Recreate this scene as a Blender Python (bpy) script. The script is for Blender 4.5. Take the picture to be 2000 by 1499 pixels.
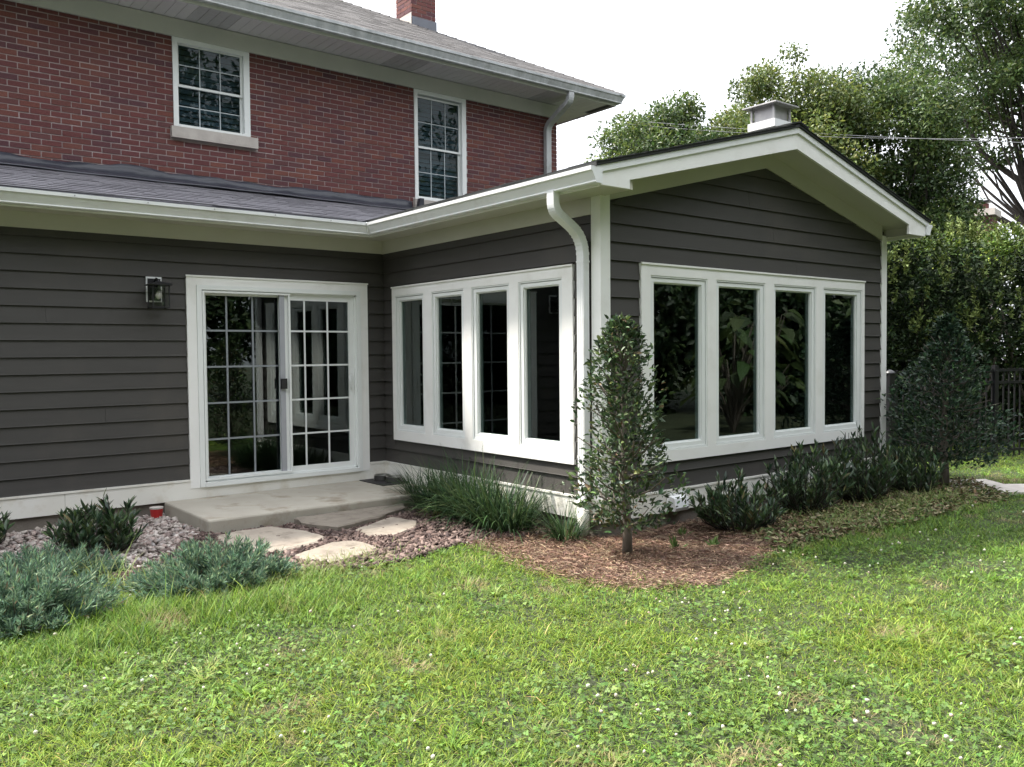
import bpy, bmesh, math, random
import numpy as np
from mathutils import Matrix, Vector

for o in list(bpy.data.objects):
    bpy.data.objects.remove(o)
scene = bpy.context.scene
col = scene.collection
R = math.radians
random.seed(7)
rng = np.random.default_rng(11)

# ------------------------------------------------------------------ camera
PITCH, YAW, ROLL = -0.0348, -0.6713, -0.0093
CAM = np.array([-5.0419, -8.719, 1.2286])
_cy, _sy, _cp, _sp = math.cos(YAW), math.sin(YAW), math.cos(PITCH), math.sin(PITCH)
_fw = np.array([-_sy * _cp, _cy * _cp, _sp])
_r = np.array([_cy, _sy, 0.0])
_u = np.cross(_r, _fw)
_cr, _sr = math.cos(ROLL), math.sin(ROLL)
_r2 = _cr * _r + _sr * _u
_u2 = -_sr * _r + _cr * _u
cam_d = bpy.data.cameras.new("camera")
cam = bpy.data.objects.new("camera", cam_d)
col.objects.link(cam)
cam.matrix_world = Matrix((
    (_r2[0], _u2[0], -_fw[0], CAM[0]),
    (_r2[1], _u2[1], -_fw[1], CAM[1]),
    (_r2[2], _u2[2], -_fw[2], CAM[2]),
    (0, 0, 0, 1)))
cam_d.sensor_width = 36.0
cam_d.lens = 1676.6 / 2000 * 36.0
cam_d.clip_end = 500
scene.camera = cam

# ------------------------------------------------------------------ sky, sun, exposure
SUN_EL, SUN_A = 56.0, 32.0        # elevation; angle from +y towards -x
w = bpy.data.worlds.new("World")
scene.world = w
w.use_nodes = True
nt = w.node_tree
nt.nodes.clear()
sky = nt.nodes.new('ShaderNodeTexSky')
sky.sky_type = 'NISHITA'
sky.sun_disc = False
sky.sun_elevation = R(SUN_EL)
sky.sun_rotation = R(-SUN_A)
sky.air_density = 1.0
sky.dust_density = 4.0
sky.ozone_density = 1.0
hs = nt.nodes.new('ShaderNodeHueSaturation')
hs.inputs['Saturation'].default_value = 0.22
hs.inputs['Value'].default_value = 1.0
mixw = nt.nodes.new('ShaderNodeMix')
mixw.data_type = 'RGBA'
mixw.inputs[0].default_value = 0.75
# bright cloud veil with the usual overcast falloff: horizon a third of the zenith
tcw = nt.nodes.new('ShaderNodeTexCoord')
sepw = nt.nodes.new('ShaderNodeSeparateXYZ')
nt.links.new(tcw.outputs['Generated'], sepw.inputs[0])
mrw = nt.nodes.new('ShaderNodeMapRange')
mrw.inputs['From Min'].default_value = 0.0
mrw.inputs['From Max'].default_value = 1.0
mrw.inputs['To Min'].default_value = 4.6
mrw.inputs['To Max'].default_value = 13.8
nt.links.new(sepw.outputs['Z'], mrw.inputs[0])
cvw = nt.nodes.new('ShaderNodeVectorMath')
cvw.operation = 'SCALE'
cvw.inputs[0].default_value = (0.97, 1.0, 1.06)
nt.links.new(mrw.outputs[0], cvw.inputs['Scale'])
nt.links.new(cvw.outputs[0], mixw.inputs[7])
bg = nt.nodes.new('ShaderNodeBackground')
bg.inputs['Strength'].default_value = 0.13
wo = nt.nodes.new('ShaderNodeOutputWorld')
nt.links.new(sky.outputs[0], hs.inputs['Color'])
nt.links.new(hs.outputs[0], mixw.inputs[6])
nt.links.new(mixw.outputs[2], bg.inputs['Color'])
nt.links.new(bg.outputs[0], wo.inputs['Surface'])

sd = bpy.data.lights.new("sun", 'SUN')
sd.energy = 4.6
sd.angle = R(6.0)
sd.color = (1.0, 0.94, 0.85)
so = bpy.data.objects.new("sun", sd)
col.objects.link(so)
sdir = Vector((-math.sin(R(SUN_A)) * math.cos(R(SUN_EL)), math.cos(R(SUN_A)) * math.cos(R(SUN_EL)), math.sin(R(SUN_EL))))
so.rotation_euler = sdir.to_track_quat('Z', 'Y').to_euler()
so.location = sdir * 60

vs = scene.view_settings
vs.view_transform = 'Standard'
vs.look = 'None'
vs.exposure = 1.35
vs.gamma = 1.0
vs.use_curve_mapping = False
scene.render.engine = 'CYCLES'

# ------------------------------------------------------------------ materials
def principled(name):
    m = bpy.data.materials.new(name)
    m.use_nodes = True
    nt = m.node_tree
    return m, nt, nt.nodes['Principled BSDF']

def surf(name, c1, c2=None, rough=0.7, scale=8.0, stretch=(1, 1, 1), bump=0.0, bscale=60.0, metal=0.0,
         spec=0.5, spots=None, spot_scale=3.0, detail=6.0, island=False):
    """noise-varied paint / stone / wood"""
    m, nt, p = principled(name)
    p.inputs['Roughness'].default_value = rough
    p.inputs['Metallic'].default_value = metal
    p.inputs['Specular IOR Level'].default_value = spec
    tc = nt.nodes.new('ShaderNodeTexCoord')
    mp = nt.nodes.new('ShaderNodeMapping')
    mp.inputs['Scale'].default_value = stretch
    geo = nt.nodes.new('ShaderNodeNewGeometry')
    nt.links.new(geo.outputs['Position'], mp.inputs['Vector'])
    c2 = c2 or tuple(v * 0.85 for v in c1)
    n = nt.nodes.new('ShaderNodeTexNoise')
    n.inputs['Scale'].default_value = scale
    n.inputs['Detail'].default_value = detail
    nt.links.new(mp.outputs[0], n.inputs['Vector'])
    rp = nt.nodes.new('ShaderNodeValToRGB')
    rp.color_ramp.elements[0].position = 0.32
    rp.color_ramp.elements[0].color = (*c1, 1)
    rp.color_ramp.elements[1].position = 0.68
    rp.color_ramp.elements[1].color = (*c2, 1)
    nt.links.new(n.outputs['Fac'], rp.inputs[0])
    out = rp.outputs[0]
    if spots:
        n2 = nt.nodes.new('ShaderNodeTexNoise')
        n2.inputs['Scale'].default_value = spot_scale
        n2.inputs['Detail'].default_value = 8
        n2.inputs['Roughness'].default_value = 0.65
        nt.links.new(geo.outputs['Position'], n2.inputs['Vector'])
        r2 = nt.nodes.new('ShaderNodeValToRGB')
        r2.color_ramp.elements[0].position = 0.52
        r2.color_ramp.elements[0].color = (0, 0, 0, 1)
        r2.color_ramp.elements[1].position = 0.68
        r2.color_ramp.elements[1].color = (1, 1, 1, 1)
        nt.links.new(n2.outputs['Fac'], r2.inputs[0])
        mx = nt.nodes.new('ShaderNodeMix')
        mx.data_type = 'RGBA'
        nt.links.new(r2.outputs[0], mx.inputs[0])
        nt.links.new(out, mx.inputs[6])
        mx.inputs[7].default_value = (*spots, 1)
        out = mx.outputs[2]
    if island:
        oi = nt.nodes.new('ShaderNodeObjectInfo')
        ad = nt.nodes.new('ShaderNodeMath')
        ad.operation = 'ADD'
        nt.links.new(oi.outputs['Random'], ad.inputs[0])
        nt.links.new(geo.outputs['Random Per Island'], ad.inputs[1])
        fr = nt.nodes.new('ShaderNodeMath')
        fr.operation = 'FRACT'
        nt.links.new(ad.outputs[0], fr.inputs[0])
        mr = nt.nodes.new('ShaderNodeMapRange')
        mr.inputs['To Min'].default_value = 0.72
        mr.inputs['To Max'].default_value = 1.28
        nt.links.new(fr.outputs[0], mr.inputs[0])
        vm = nt.nodes.new('ShaderNodeVectorMath')
        vm.operation = 'SCALE'
        nt.links.new(out, vm.inputs[0])
        nt.links.new(mr.outputs[0], vm.inputs['Scale'])
        out = vm.outputs[0]
    nt.links.new(out, p.inputs['Base Color'])
    if bump:
        nb = nt.nodes.new('ShaderNodeTexNoise')
        nb.inputs['Scale'].default_value = bscale
        nb.inputs['Detail'].default_value = 5
        nt.links.new(mp.outputs[0], nb.inputs['Vector'])
        b = nt.nodes.new('ShaderNodeBump')
        b.inputs['Strength'].default_value = bump
        b.inputs['Distance'].default_value = 0.01
        nt.links.new(nb.outputs['Fac'], b.inputs['Height'])
        nt.links.new(b.outputs[0], p.inputs['Normal'])
    return m

def ramp_island(name, cols, rough=0.85, bump=0.4, bscale=90.0, nstr=0.35):
    """each piece its own colour from a palette (bricks, chips, pebbles, shingles)"""
    m, nt, p = principled(name)
    p.inputs['Roughness'].default_value = rough
    p.inputs['Specular IOR Level'].default_value = 0.3
    geo = nt.nodes.new('ShaderNodeNewGeometry')
    oi = nt.nodes.new('ShaderNodeObjectInfo')
    ad = nt.nodes.new('ShaderNodeMath')
    nt.links.new(oi.outputs['Random'], ad.inputs[0])
    nt.links.new(geo.outputs['Random Per Island'], ad.inputs[1])
    fr = nt.nodes.new('ShaderNodeMath')
    fr.operation = 'FRACT'
    nt.links.new(ad.outputs[0], fr.inputs[0])
    rp = nt.nodes.new('ShaderNodeValToRGB')
    els = rp.color_ramp.elements
    while len(els) < len(cols):
        els.new(0.5)
    for i, c in enumerate(cols):
        els[i].position = i / (len(cols) - 1)
        els[i].color = (*c, 1)
    nt.links.new(fr.outputs[0], rp.inputs[0])
    n = nt.nodes.new('ShaderNodeTexNoise')
    n.inputs['Scale'].default_value = bscale
    n.inputs['Detail'].default_value = 5
    nt.links.new(geo.outputs['Position'], n.inputs['Vector'])
    mr = nt.nodes.new('ShaderNodeMapRange')
    mr.inputs['From Min'].default_value = 0.3
    mr.inputs['From Max'].default_value = 0.7
    mr.inputs['To Min'].default_value = 1 - nstr
    mr.inputs['To Max'].default_value = 1 + nstr
    nt.links.new(n.outputs['Fac'], mr.inputs[0])
    vm = nt.nodes.new('ShaderNodeVectorMath')
    vm.operation = 'SCALE'
    nt.links.new(rp.outputs[0], vm.inputs[0])
    nt.links.new(mr.outputs[0], vm.inputs['Scale'])
    nt.links.new(vm.outputs[0], p.inputs['Base Color'])
    b = nt.nodes.new('ShaderNodeBump')
    b.inputs['Strength'].default_value = bump
    b.inputs['Distance'].default_value = 0.006
    nt.links.new(n.outputs['Fac'], b.inputs['Height'])
    nt.links.new(b.outputs[0], p.inputs['Normal'])
    return m

def foliage(name, rough=0.5, trans=0.35, spec=0.4):
    m, nt, p = principled(name)
    at = nt.nodes.new('ShaderNodeAttribute')
    at.attribute_name = 'Col'
    nt.links.new(at.outputs['Color'], p.inputs['Base Color'])
    p.inputs['Roughness'].default_value = rough
    p.inputs['Specular IOR Level'].default_value = spec
    tr = nt.nodes.new('ShaderNodeBsdfTranslucent')
    hv = nt.nodes.new('ShaderNodeHueSaturation')
    hv.inputs['Hue'].default_value = 0.485
    hv.inputs['Saturation'].default_value = 1.0
    hv.inputs['Value'].default_value = 1.35
    nt.links.new(at.outputs['Color'], hv.inputs['Color'])
    nt.links.new(hv.outputs[0], tr.inputs['Color'])
    mx = nt.nodes.new('ShaderNodeMixShader')
    mx.inputs[0].default_value = trans
    nt.links.new(p.outputs[0], mx.inputs[1])
    nt.links.new(tr.outputs[0], mx.inputs[2])
    nt.links.new(mx.outputs[0], nt.nodes['Material Output'].inputs['Surface'])
    return m

def glass_mat(name, tint, f0, wavy=0.0):
    m = bpy.data.materials.new(name)
    m.use_nodes = True
    nt = m.node_tree
    nt.nodes.clear()
    out = nt.nodes.new('ShaderNodeOutputMaterial')
    tr = nt.nodes.new('ShaderNodeBsdfTransparent')
    tr.inputs['Color'].default_value = (*tint, 1)
    gl = nt.nodes.new('ShaderNodeBsdfGlossy')
    gl.inputs['Roughness'].default_value = 0.0
    gl.inputs['Color'].default_value = (0.92, 0.97, 0.95, 1)
    lw = nt.nodes.new('ShaderNodeLayerWeight')
    lw.inputs['Blend'].default_value = 0.5
    pw = nt.nodes.new('ShaderNodeMath')
    pw.operation = 'POWER'
    pw.inputs[1].default_value = 5.0
    nt.links.new(lw.outputs['Facing'], pw.inputs[0])
    mr = nt.nodes.new('ShaderNodeMapRange')
    mr.inputs['To Min'].default_value = f0
    nt.links.new(pw.outputs[0], mr.inputs[0])
    if wavy:
        geo = nt.nodes.new('ShaderNodeNewGeometry')
        n = nt.nodes.new('ShaderNodeTexNoise')
        n.inputs['Scale'].default_value = 1.7
        n.inputs['Detail'].default_value = 1
        nt.links.new(geo.outputs['Position'], n.inputs['Vector'])
        b = nt.nodes.new('ShaderNodeBump')
        b.inputs['Strength'].default_value = wavy
        b.inputs['Distance'].default_value = 0.02
        nt.links.new(n.outputs['Fac'], b.inputs['Height'])
        nt.links.new(b.outputs[0], gl.inputs['Normal'])
    mx = nt.nodes.new('ShaderNodeMixShader')
    nt.links.new(mr.outputs[0], mx.inputs[0])
    nt.links.new(tr.outputs[0], mx.inputs[1])
    nt.links.new(gl.outputs[0], mx.inputs[2])
    nt.links.new(mx.outputs[0], out.inputs['Surface'])
    return m

M = {}
M['siding'] = surf('siding_paint', (0.043, 0.0395, 0.0365), (0.049, 0.0455, 0.042), rough=0.6, scale=1.4, stretch=(1, 1, 9), bump=0.15, bscale=40, spots=(0.058, 0.052, 0.046), spot_scale=1.1)
M['trim'] = surf('trim_paint', (0.80, 0.795, 0.775), (0.84, 0.835, 0.82), rough=0.5, scale=2.2, spots=(0.74, 0.73, 0.70), spot_scale=2.0)
M['base'] = surf('skirt_paint', (0.72, 0.70, 0.64), (0.77, 0.76, 0.72), rough=0.55, scale=2.0, spots=(0.62, 0.58, 0.50), spot_scale=3.0)
M['vinyl'] = surf('vinyl_frame', (0.78, 0.80, 0.79), (0.74, 0.76, 0.75), rough=0.4, scale=3)
M['gutter'] = surf('gutter_metal', (0.78, 0.79, 0.80), (0.73, 0.74, 0.75), rough=0.38, scale=1.1, spots=(0.66, 0.66, 0.65), spot_scale=2.6)
M['gutter_old'] = surf('old_gutter_metal', (0.52, 0.53, 0.54), (0.40, 0.42, 0.43), rough=0.45, scale=2.3, stretch=(6, 1, 1), spots=(0.30, 0.31, 0.31), spot_scale=3.2)
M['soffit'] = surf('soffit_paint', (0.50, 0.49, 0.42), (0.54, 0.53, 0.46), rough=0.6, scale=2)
M['soffit_vinyl'] = surf('soffit_vinyl', (0.66, 0.64, 0.67), (0.71, 0.69, 0.71), rough=0.55, scale=2)
M['soffit_vent'] = surf('soffit_vented_vinyl', (0.46, 0.45, 0.47), (0.52, 0.51, 0.53), rough=0.6, scale=20)
M['frieze_old'] = surf('old_frieze_paint', (0.50, 0.51, 0.46), (0.56, 0.56, 0.51), rough=0.6, scale=3)
M['brick'] = ramp_island('red_brick', [(0.115, 0.042, 0.043), (0.14, 0.048, 0.045), (0.088, 0.040, 0.048), (0.155, 0.055, 0.044), (0.105, 0.046, 0.048), (0.175, 0.066, 0.050)], bump=0.5, bscale=70, nstr=0.22)
M['mortar'] = surf('mortar', (0.42, 0.35, 0.34), (0.31, 0.26, 0.26), rough=0.9, scale=9, bump=0.5, bscale=120)
M['shingle'] = ramp_island('asphalt_shingle', [(0.125, 0.12, 0.135), (0.155, 0.15, 0.165), (0.14, 0.135, 0.15), (0.18, 0.175, 0.19)], rough=0.75, bump=0.6, bscale=220, nstr=0.35)
M['shingle_old'] = ramp_island('weathered_shingle', [(0.060, 0.056, 0.056), (0.078, 0.073, 0.072), (0.068, 0.064, 0.064), (0.092, 0.086, 0.084)], rough=0.85, bump=0.6, bscale=220, nstr=0.35)
M['shingle_new'] = ramp_island('new_asphalt_shingle', [(0.022, 0.024, 0.024), (0.034, 0.036, 0.036)], rough=0.9, bump=0.6, bscale=220, nstr=0.4)
M['membrane'] = surf('rubber_flashing', (0.022, 0.024, 0.034), (0.034, 0.036, 0.05), rough=0.45, scale=5, bump=0.6, bscale=9)
M['lead'] = surf('lead_flashing', (0.13, 0.14, 0.17), (0.10, 0.105, 0.125), rough=0.5, scale=6)
M['concrete'] = surf('concrete', (0.34, 0.31, 0.26), (0.42, 0.39, 0.33), rough=0.85, scale=2.2, bump=0.25, bscale=90, spots=(0.22, 0.18, 0.13), spot_scale=2.3)
M['foundation'] = surf('foundation_concrete', (0.20, 0.175, 0.15), (0.15, 0.13, 0.11), rough=0.9, scale=5, bump=0.4)
M['limestone'] = surf('limestone', (0.50, 0.46, 0.42), (0.40, 0.36, 0.33), rough=0.8, scale=6, bump=0.3, bscale=50)
M['flag'] = surf('flagstone', (0.30, 0.26, 0.21), (0.23, 0.195, 0.16), rough=0.85, scale=5, bump=0.8, bscale=24, spots=(0.17, 0.14, 0.11), spot_scale=7, island=True)
M['soil'] = surf('bed_soil', (0.085, 0.058, 0.042), (0.055, 0.038, 0.028), rough=0.95, scale=14, bump=0.8, bscale=50)
M['black'] = surf('black_metal', (0.010, 0.010, 0.012), (0.014, 0.014, 0.016), rough=0.4, scale=4)
M['steel'] = surf('brushed_steel', (0.62, 0.61, 0.58), (0.5, 0.49, 0.47), rough=0.28, scale=6, metal=1.0)
M['galv'] = surf('galvanised_steel', (0.46, 0.45, 0.44), (0.36, 0.35, 0.36), rough=0.45, scale=9, metal=0.6)
M['red'] = surf('red_plastic', (0.42, 0.025, 0.025), (0.36, 0.02, 0.02), rough=0.35)
M['mat'] = surf('dark_rubber', (0.02, 0.018, 0.02), (0.03, 0.027, 0.027), rough=0.7, scale=30)
M['muntin'] = surf('muntin_white', (0.72, 0.74, 0.74), (0.68, 0.7, 0.7), rough=0.4)
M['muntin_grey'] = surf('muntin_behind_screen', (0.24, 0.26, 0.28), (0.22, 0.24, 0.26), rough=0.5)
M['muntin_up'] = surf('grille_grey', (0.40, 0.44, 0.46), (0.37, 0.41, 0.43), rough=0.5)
M['screenframe'] = surf('screen_frame', (0.36, 0.37, 0.40), (0.33, 0.34, 0.37), rough=0.45)
M['blind'] = surf('window_blind', (0.36, 0.40, 0.41), (0.31, 0.35, 0.36), rough=0.6)
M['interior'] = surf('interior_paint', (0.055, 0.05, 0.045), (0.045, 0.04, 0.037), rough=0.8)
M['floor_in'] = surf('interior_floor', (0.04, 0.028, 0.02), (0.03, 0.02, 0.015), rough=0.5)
M['glass'] = glass_mat('window_glass', (0.50, 0.57, 0.56), 0.065, 0.006)
M['glass_up'] = glass_mat('upper_window_glass', (0.50, 0.57, 0.60), 0.018, 0.012)
M['lampglass'] = glass_mat('lantern_glass', (0.9, 0.9, 0.9), 0.05)
M['bulb'] = surf('bulb_glass', (0.75, 0.73, 0.68), (0.7, 0.68, 0.62), rough=0.15)
M['pvc'] = surf('pvc_pipe', (0.72, 0.71, 0.66), (0.66, 0.65, 0.6), rough=0.4, spots=(0.55, 0.5, 0.42), spot_scale=8)
M['bark'] = surf('bark', (0.16, 0.135, 0.115), (0.10, 0.085, 0.07), rough=0.9, scale=18, stretch=(1, 1, 0.3), bump=0.8, bscale=40)
M['bark_dark'] = surf('dark_bark', (0.055, 0.045, 0.038), (0.035, 0.03, 0.026), rough=0.9, scale=10, bump=0.8, bscale=30)
M['leaf'] = foliage('tree_leaf', 0.5, 0.35)
M['holly'] = foliage('holly_leaf', 0.45, 0.15, 0.3)
M['yew'] = foliage('yew_needles', 0.6, 0.10, 0.25)
M['laurel'] = foliage('laurel_leaf', 0.36, 0.18, 0.45)
M['strap'] = foliage('strap_leaf', 0.55, 0.22, 0.2)
M['juniper'] = foliage('juniper_spray', 0.65, 0.2, 0.2)
M['grass'] = foliage('grass_blade', 0.55, 0.32, 0.2)
M['straw'] = foliage('pine_straw', 0.75, 0.1, 0.2)
M['petal'] = foliage('clover_flower', 0.7, 0.3, 0.2)
M['chip'] = ramp_island('slate_and_bark_chip', [(0.075, 0.046, 0.040), (0.125, 0.085, 0.072), (0.21, 0.155, 0.135), (0.095, 0.062, 0.054), (0.048, 0.033, 0.032), (0.16, 0.115, 0.10)], bump=0.4, bscale=60)
M['pebble'] = ramp_island('river_pebble', [(0.40, 0.35, 0.31), (0.25, 0.205, 0.185), (0.50, 0.45, 0.41), (0.12, 0.09, 0.085), (0.36, 0.28, 0.25), (0.30, 0.28, 0.27)], rough=0.7, bump=0.3, bscale=60, nstr=0.2)
M['stucco'] = surf('neighbour_wall', (0.42, 0.40, 0.38), (0.36, 0.34, 0.33), rough=0.9)
M['cable'] = surf('cable', (0.25, 0.25, 0.26), (0.22, 0.22, 0.23), rough=0.6)

def lawn_soil():
    m, nt, p = principled('lawn_soil')
    p.inputs['Roughness'].default_value = 0.95
    geo = nt.nodes.new('ShaderNodeNewGeometry')
    n = nt.nodes.new('ShaderNodeTexNoise')
    n.inputs['Scale'].default_value = 1.3
    n.inputs['Detail'].default_value = 10
    n.inputs['Roughness'].default_value = 0.7
    nt.links.new(geo.outputs['Position'], n.inputs['Vector'])
    rp = nt.nodes.new('ShaderNodeValToRGB')
    e = rp.color_ramp.elements
    e[0].position = 0.3
    e[0].color = (0.018, 0.026, 0.009, 1)
    e[1].position = 0.66
    e[1].color = (0.040, 0.050, 0.018, 1)
    e.new(0.80).color = (0.14, 0.11, 0.06, 1)
    nt.links.new(n.outputs['Fac'], rp.inputs[0])
    nt.links.new(rp.outputs[0], p.inputs['Base Color'])
    n2 = nt.nodes.new('ShaderNodeTexNoise')
    n2.inputs['Scale'].default_value = 60
    n2.inputs['Detail'].default_value = 6
    nt.links.new(geo.outputs['Position'], n2.inputs['Vector'])
    b = nt.nodes.new('ShaderNodeBump')
    b.inputs['Strength'].default_value = 0.9
    b.inputs['Distance'].default_value = 0.02
    nt.links.new(n2.outputs['Fac'], b.inputs['Height'])
    nt.links.new(b.outputs[0], p.inputs['Normal'])
    return m
M['lawn'] = lawn_soil()

# ------------------------------------------------------------------ helpers
def tag(o, label=None, cat=None, group=None, kind=None):
    if label: o['label'] = label
    if cat: o['category'] = cat
    if group: o['group'] = group
    if kind: o['kind'] = kind
    return o

def empty(name, loc=(0, 0, 0), rz=0.0):
    o = bpy.data.objects.new(name, None)
    o.location = loc
    o.rotation_euler = (0, 0, rz)
    o.empty_display_size = 0.1
    col.objects.link(o)
    return o

def link(name, me, mat=None, parent=None, smooth=False):
    if mat is not None:
        me.materials.clear()
        me.materials.append(M[mat] if isinstance(mat, str) else mat)
    if smooth:
        me.polygons.foreach_set('use_smooth', [True] * len(me.polygons))
    o = bpy.data.objects.new(name, me)
    col.objects.link(o)
    if parent is not None:
        o.parent = parent
    return o

class MB:
    def __init__(s):
        s.v = []
        s.f = []
    def add(s, V, F):
        k = len(s.v)
        s.v.extend([tuple(map(float, p)) for p in V])
        s.f.extend([tuple(i + k for i in f) for f in F])
        return s
    def box(s, x0, x1, y0, y1, z0, z1):
        x0, x1 = min(x0, x1), max(x0, x1); y0, y1 = min(y0, y1), max(y0, y1); z0, z1 = min(z0, z1), max(z0, z1)
        return s.add([(x0, y0, z0), (x1, y0, z0), (x1, y1, z0), (x0, y1, z0), (x0, y0, z1), (x1, y0, z1), (x1, y1, z1), (x0, y1, z1)],
                     [(0, 3, 2, 1), (4, 5, 6, 7), (0, 1, 5, 4), (1, 2, 6, 5), (2, 3, 7, 6), (3, 0, 4, 7)])
    def prism(s, poly, axis, a0, a1):
        """poly in the other two axes; a0/a1 scalars or per-point lists"""
        n = len(poly)
        A0 = a0 if hasattr(a0, '__len__') else [a0] * n
        A1 = a1 if hasattr(a1, '__len__') else [a1] * n
        def P(a, q):
            if axis == 'x': return (a, q[0], q[1])
            if axis == 'y': return (q[0], a, q[1])
            return (q[0], q[1], a)
        V = [P(A0[i], poly[i]) for i in range(n)] + [P(A1[i], poly[i]) for i in range(n)]
        F = [tuple(range(n)), tuple(range(2 * n - 1, n - 1, -1))] + [(i, i + n, (i + 1) % n + n, (i + 1) % n) for i in range(n)]
        return s.add(V, F)
    def tube(s, path, rad, n=6, cap=True):
        path = [Vector(p) for p in path]
        rr = rad if hasattr(rad, '__len__') else [rad] * len(path)
        V = []
        prev = None
        for i, p in enumerate(path):
            d = (path[min(i + 1, len(path) - 1)] - path[max(i - 1, 0)]).normalized()
            if prev is None:
                a = d.orthogonal().normalized()
            else:
                a = (prev - d * prev.dot(d))
                a = a.normalized() if a.length > 1e-6 else d.orthogonal().normalized()
            prev = a
            b = d.cross(a)
            for k in range(n):
                t = 2 * math.pi * k / n
                V.append(p + (a * math.cos(t) + b * math.sin(t)) * rr[i])
        F = []
        for i in range(len(path) - 1):
            for k in range(n):
                F.append((i * n + k, i * n + (k + 1) % n, (i + 1) * n + (k + 1) % n, (i + 1) * n + k))
        if cap:
            F.append(tuple(range(n - 1, -1, -1)))
            m = (len(path) - 1) * n
            F.append(tuple(range(m, m + n)))
        return s.add(V, F)
    def sweep(s, path, prof, up):
        """sweep a closed 2-D profile (u along `up` x dir, v along up)"""
        path = [Vector(p) for p in path]
        up = Vector(up)
        n = len(prof)
        V = []
        for i, p in enumerate(path):
            d0 = (path[i] - path[i - 1]).normalized() if i > 0 else None
            d1 = (path[i + 1] - path[i]).normalized() if i < len(path) - 1 else None
            d = ((d0 or d1) + (d1 or d0)).normalized()
            side = up.normalized()
            nrm = d.cross(side).normalized()
            k = 1.0
            if d0 and d1:
                k = 1.0 / max(0.5, d.dot(d0))
            for (u, v) in prof:
                V.append(p + side * u + nrm * v * k)
        F = []
        for i in range(len(path) - 1):
            for k in range(n):
                F.append((i * n + k, i * n + (k + 1) % n, (i + 1) * n + (k + 1) % n, (i + 1) * n + k))
        F.append(tuple(range(n - 1, -1, -1)))
        m = (len(path) - 1) * n
        F.append(tuple(range(m, m + n)))
        return s.add(V, F)
    def mesh(s, name):
        me = bpy.data.meshes.new(name)
        me.from_pydata(s.v, [], s.f)
        bm = bmesh.new()
        bm.from_mesh(me)
        bmesh.ops.recalc_face_normals(bm, faces=bm.faces)
        bm.to_mesh(me)
        bm.free()
        return me
    def build(s, name, mat, parent=None, smooth=False):
        return link(name, s.mesh(name), mat, parent, smooth)

def bx(name, mat, parent, *c):
    return MB().box(*c).build(name, mat, parent)

def np_mesh(name, V, T, C=None):
    """triangle mesh from numpy arrays, optional per-vertex colour"""
    me = bpy.data.meshes.new(name)
    V = np.ascontiguousarray(V, dtype=np.float32)
    T = np.ascontiguousarray(T, dtype=np.int32)
    me.vertices.add(len(V))
    me.vertices.foreach_set('co', V.ravel())
    me.loops.add(T.size)
    me.loops.foreach_set('vertex_index', T.ravel())
    me.polygons.add(len(T))
    me.polygons.foreach_set('loop_start', np.arange(0, T.size, 3, dtype=np.int32))
    me.polygons.foreach_set('loop_total', np.full(len(T), 3, dtype=np.int32))
    if C is not None:
        a = me.attributes.new('Col', 'FLOAT_COLOR', 'POINT')
        cc = np.ones((len(V), 4), dtype=np.float32)
        cc[:, :3] = np.clip(C, 0, 1)
        a.data.foreach_set('color', cc.ravel())
    me.update(calc_edges=True)
    return me

def unit(a):
    return a / np.maximum(np.linalg.norm(a, axis=-1, keepdims=True), 1e-9)

def vnoise(x, y, scale, seed=0):
    g = np.random.default_rng(seed).random((64, 64))
    u, v = np.asarray(x) / scale + 100.3, np.asarray(y) / scale + 57.7
    i, j = np.floor(u).astype(int), np.floor(v).astype(int)
    a, b = u - i, v - j
    a, b = a * a * (3 - 2 * a), b * b * (3 - 2 * b)
    G = lambda p, q: g[p % 64, q % 64]
    return (G(i, j) * (1 - a) + G(i + 1, j) * a) * (1 - b) + (G(i, j + 1) * (1 - a) + G(i + 1, j + 1) * a) * b

def leaves4(P, D, N, L, W, fold=0.15, droop=0.1):
    """folded diamond leaf: 4 verts, 2 tris"""
    D = unit(D); S = unit(np.cross(D, N)); U = np.cross(S, D)
    L = np.asarray(L)[:, None]; W = np.asarray(W)[:, None]
    mid = P + D * L * 0.45
    V = np.stack([P, mid + S * W / 2 + U * W * fold, mid - S * W / 2 + U * W * fold, P + D * L - U * L * droop], 1)
    n = len(P)
    b = (np.arange(n) * 4)[:, None]
    T = np.concatenate([b + [0, 3, 1], b + [0, 2, 3]], 0)
    return V.reshape(-1, 3), T, 4

def leaves6(P, D, N, L, W, fold=0.15, droop=0.12):
    """lance-shaped leaf: 7 verts incl. midrib, 6 tris"""
    D = unit(D); S = unit(np.cross(D, N)); U = np.cross(S, D)
    L = np.asarray(L)[:, None]; W = np.asarray(W)[:, None]
    a = P + D * L * 0.3; c = P + D * L * 0.68 - U * L * droop * 0.4
    V = np.stack([P, a + S * W / 2 + U * W * fold, a - S * W / 2 + U * W * fold, c + S * W * 0.38 + U * W * fold, c - S * W * 0.38 + U * W * fold,
                  P + D * L - U * L * droop, P + D * L * 0.5 - U * L * droop * 0.2], 1)
    n = len(P)
    b = (np.arange(n) * 7)[:, None]
    T = np.concatenate([b + [0, 6, 1], b + [0, 2, 6], b + [1, 6, 3], b + [2, 4, 6], b + [3, 6, 5], b + [6, 4, 5]], 0)
    return V.reshape(-1, 3), T, 7

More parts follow.
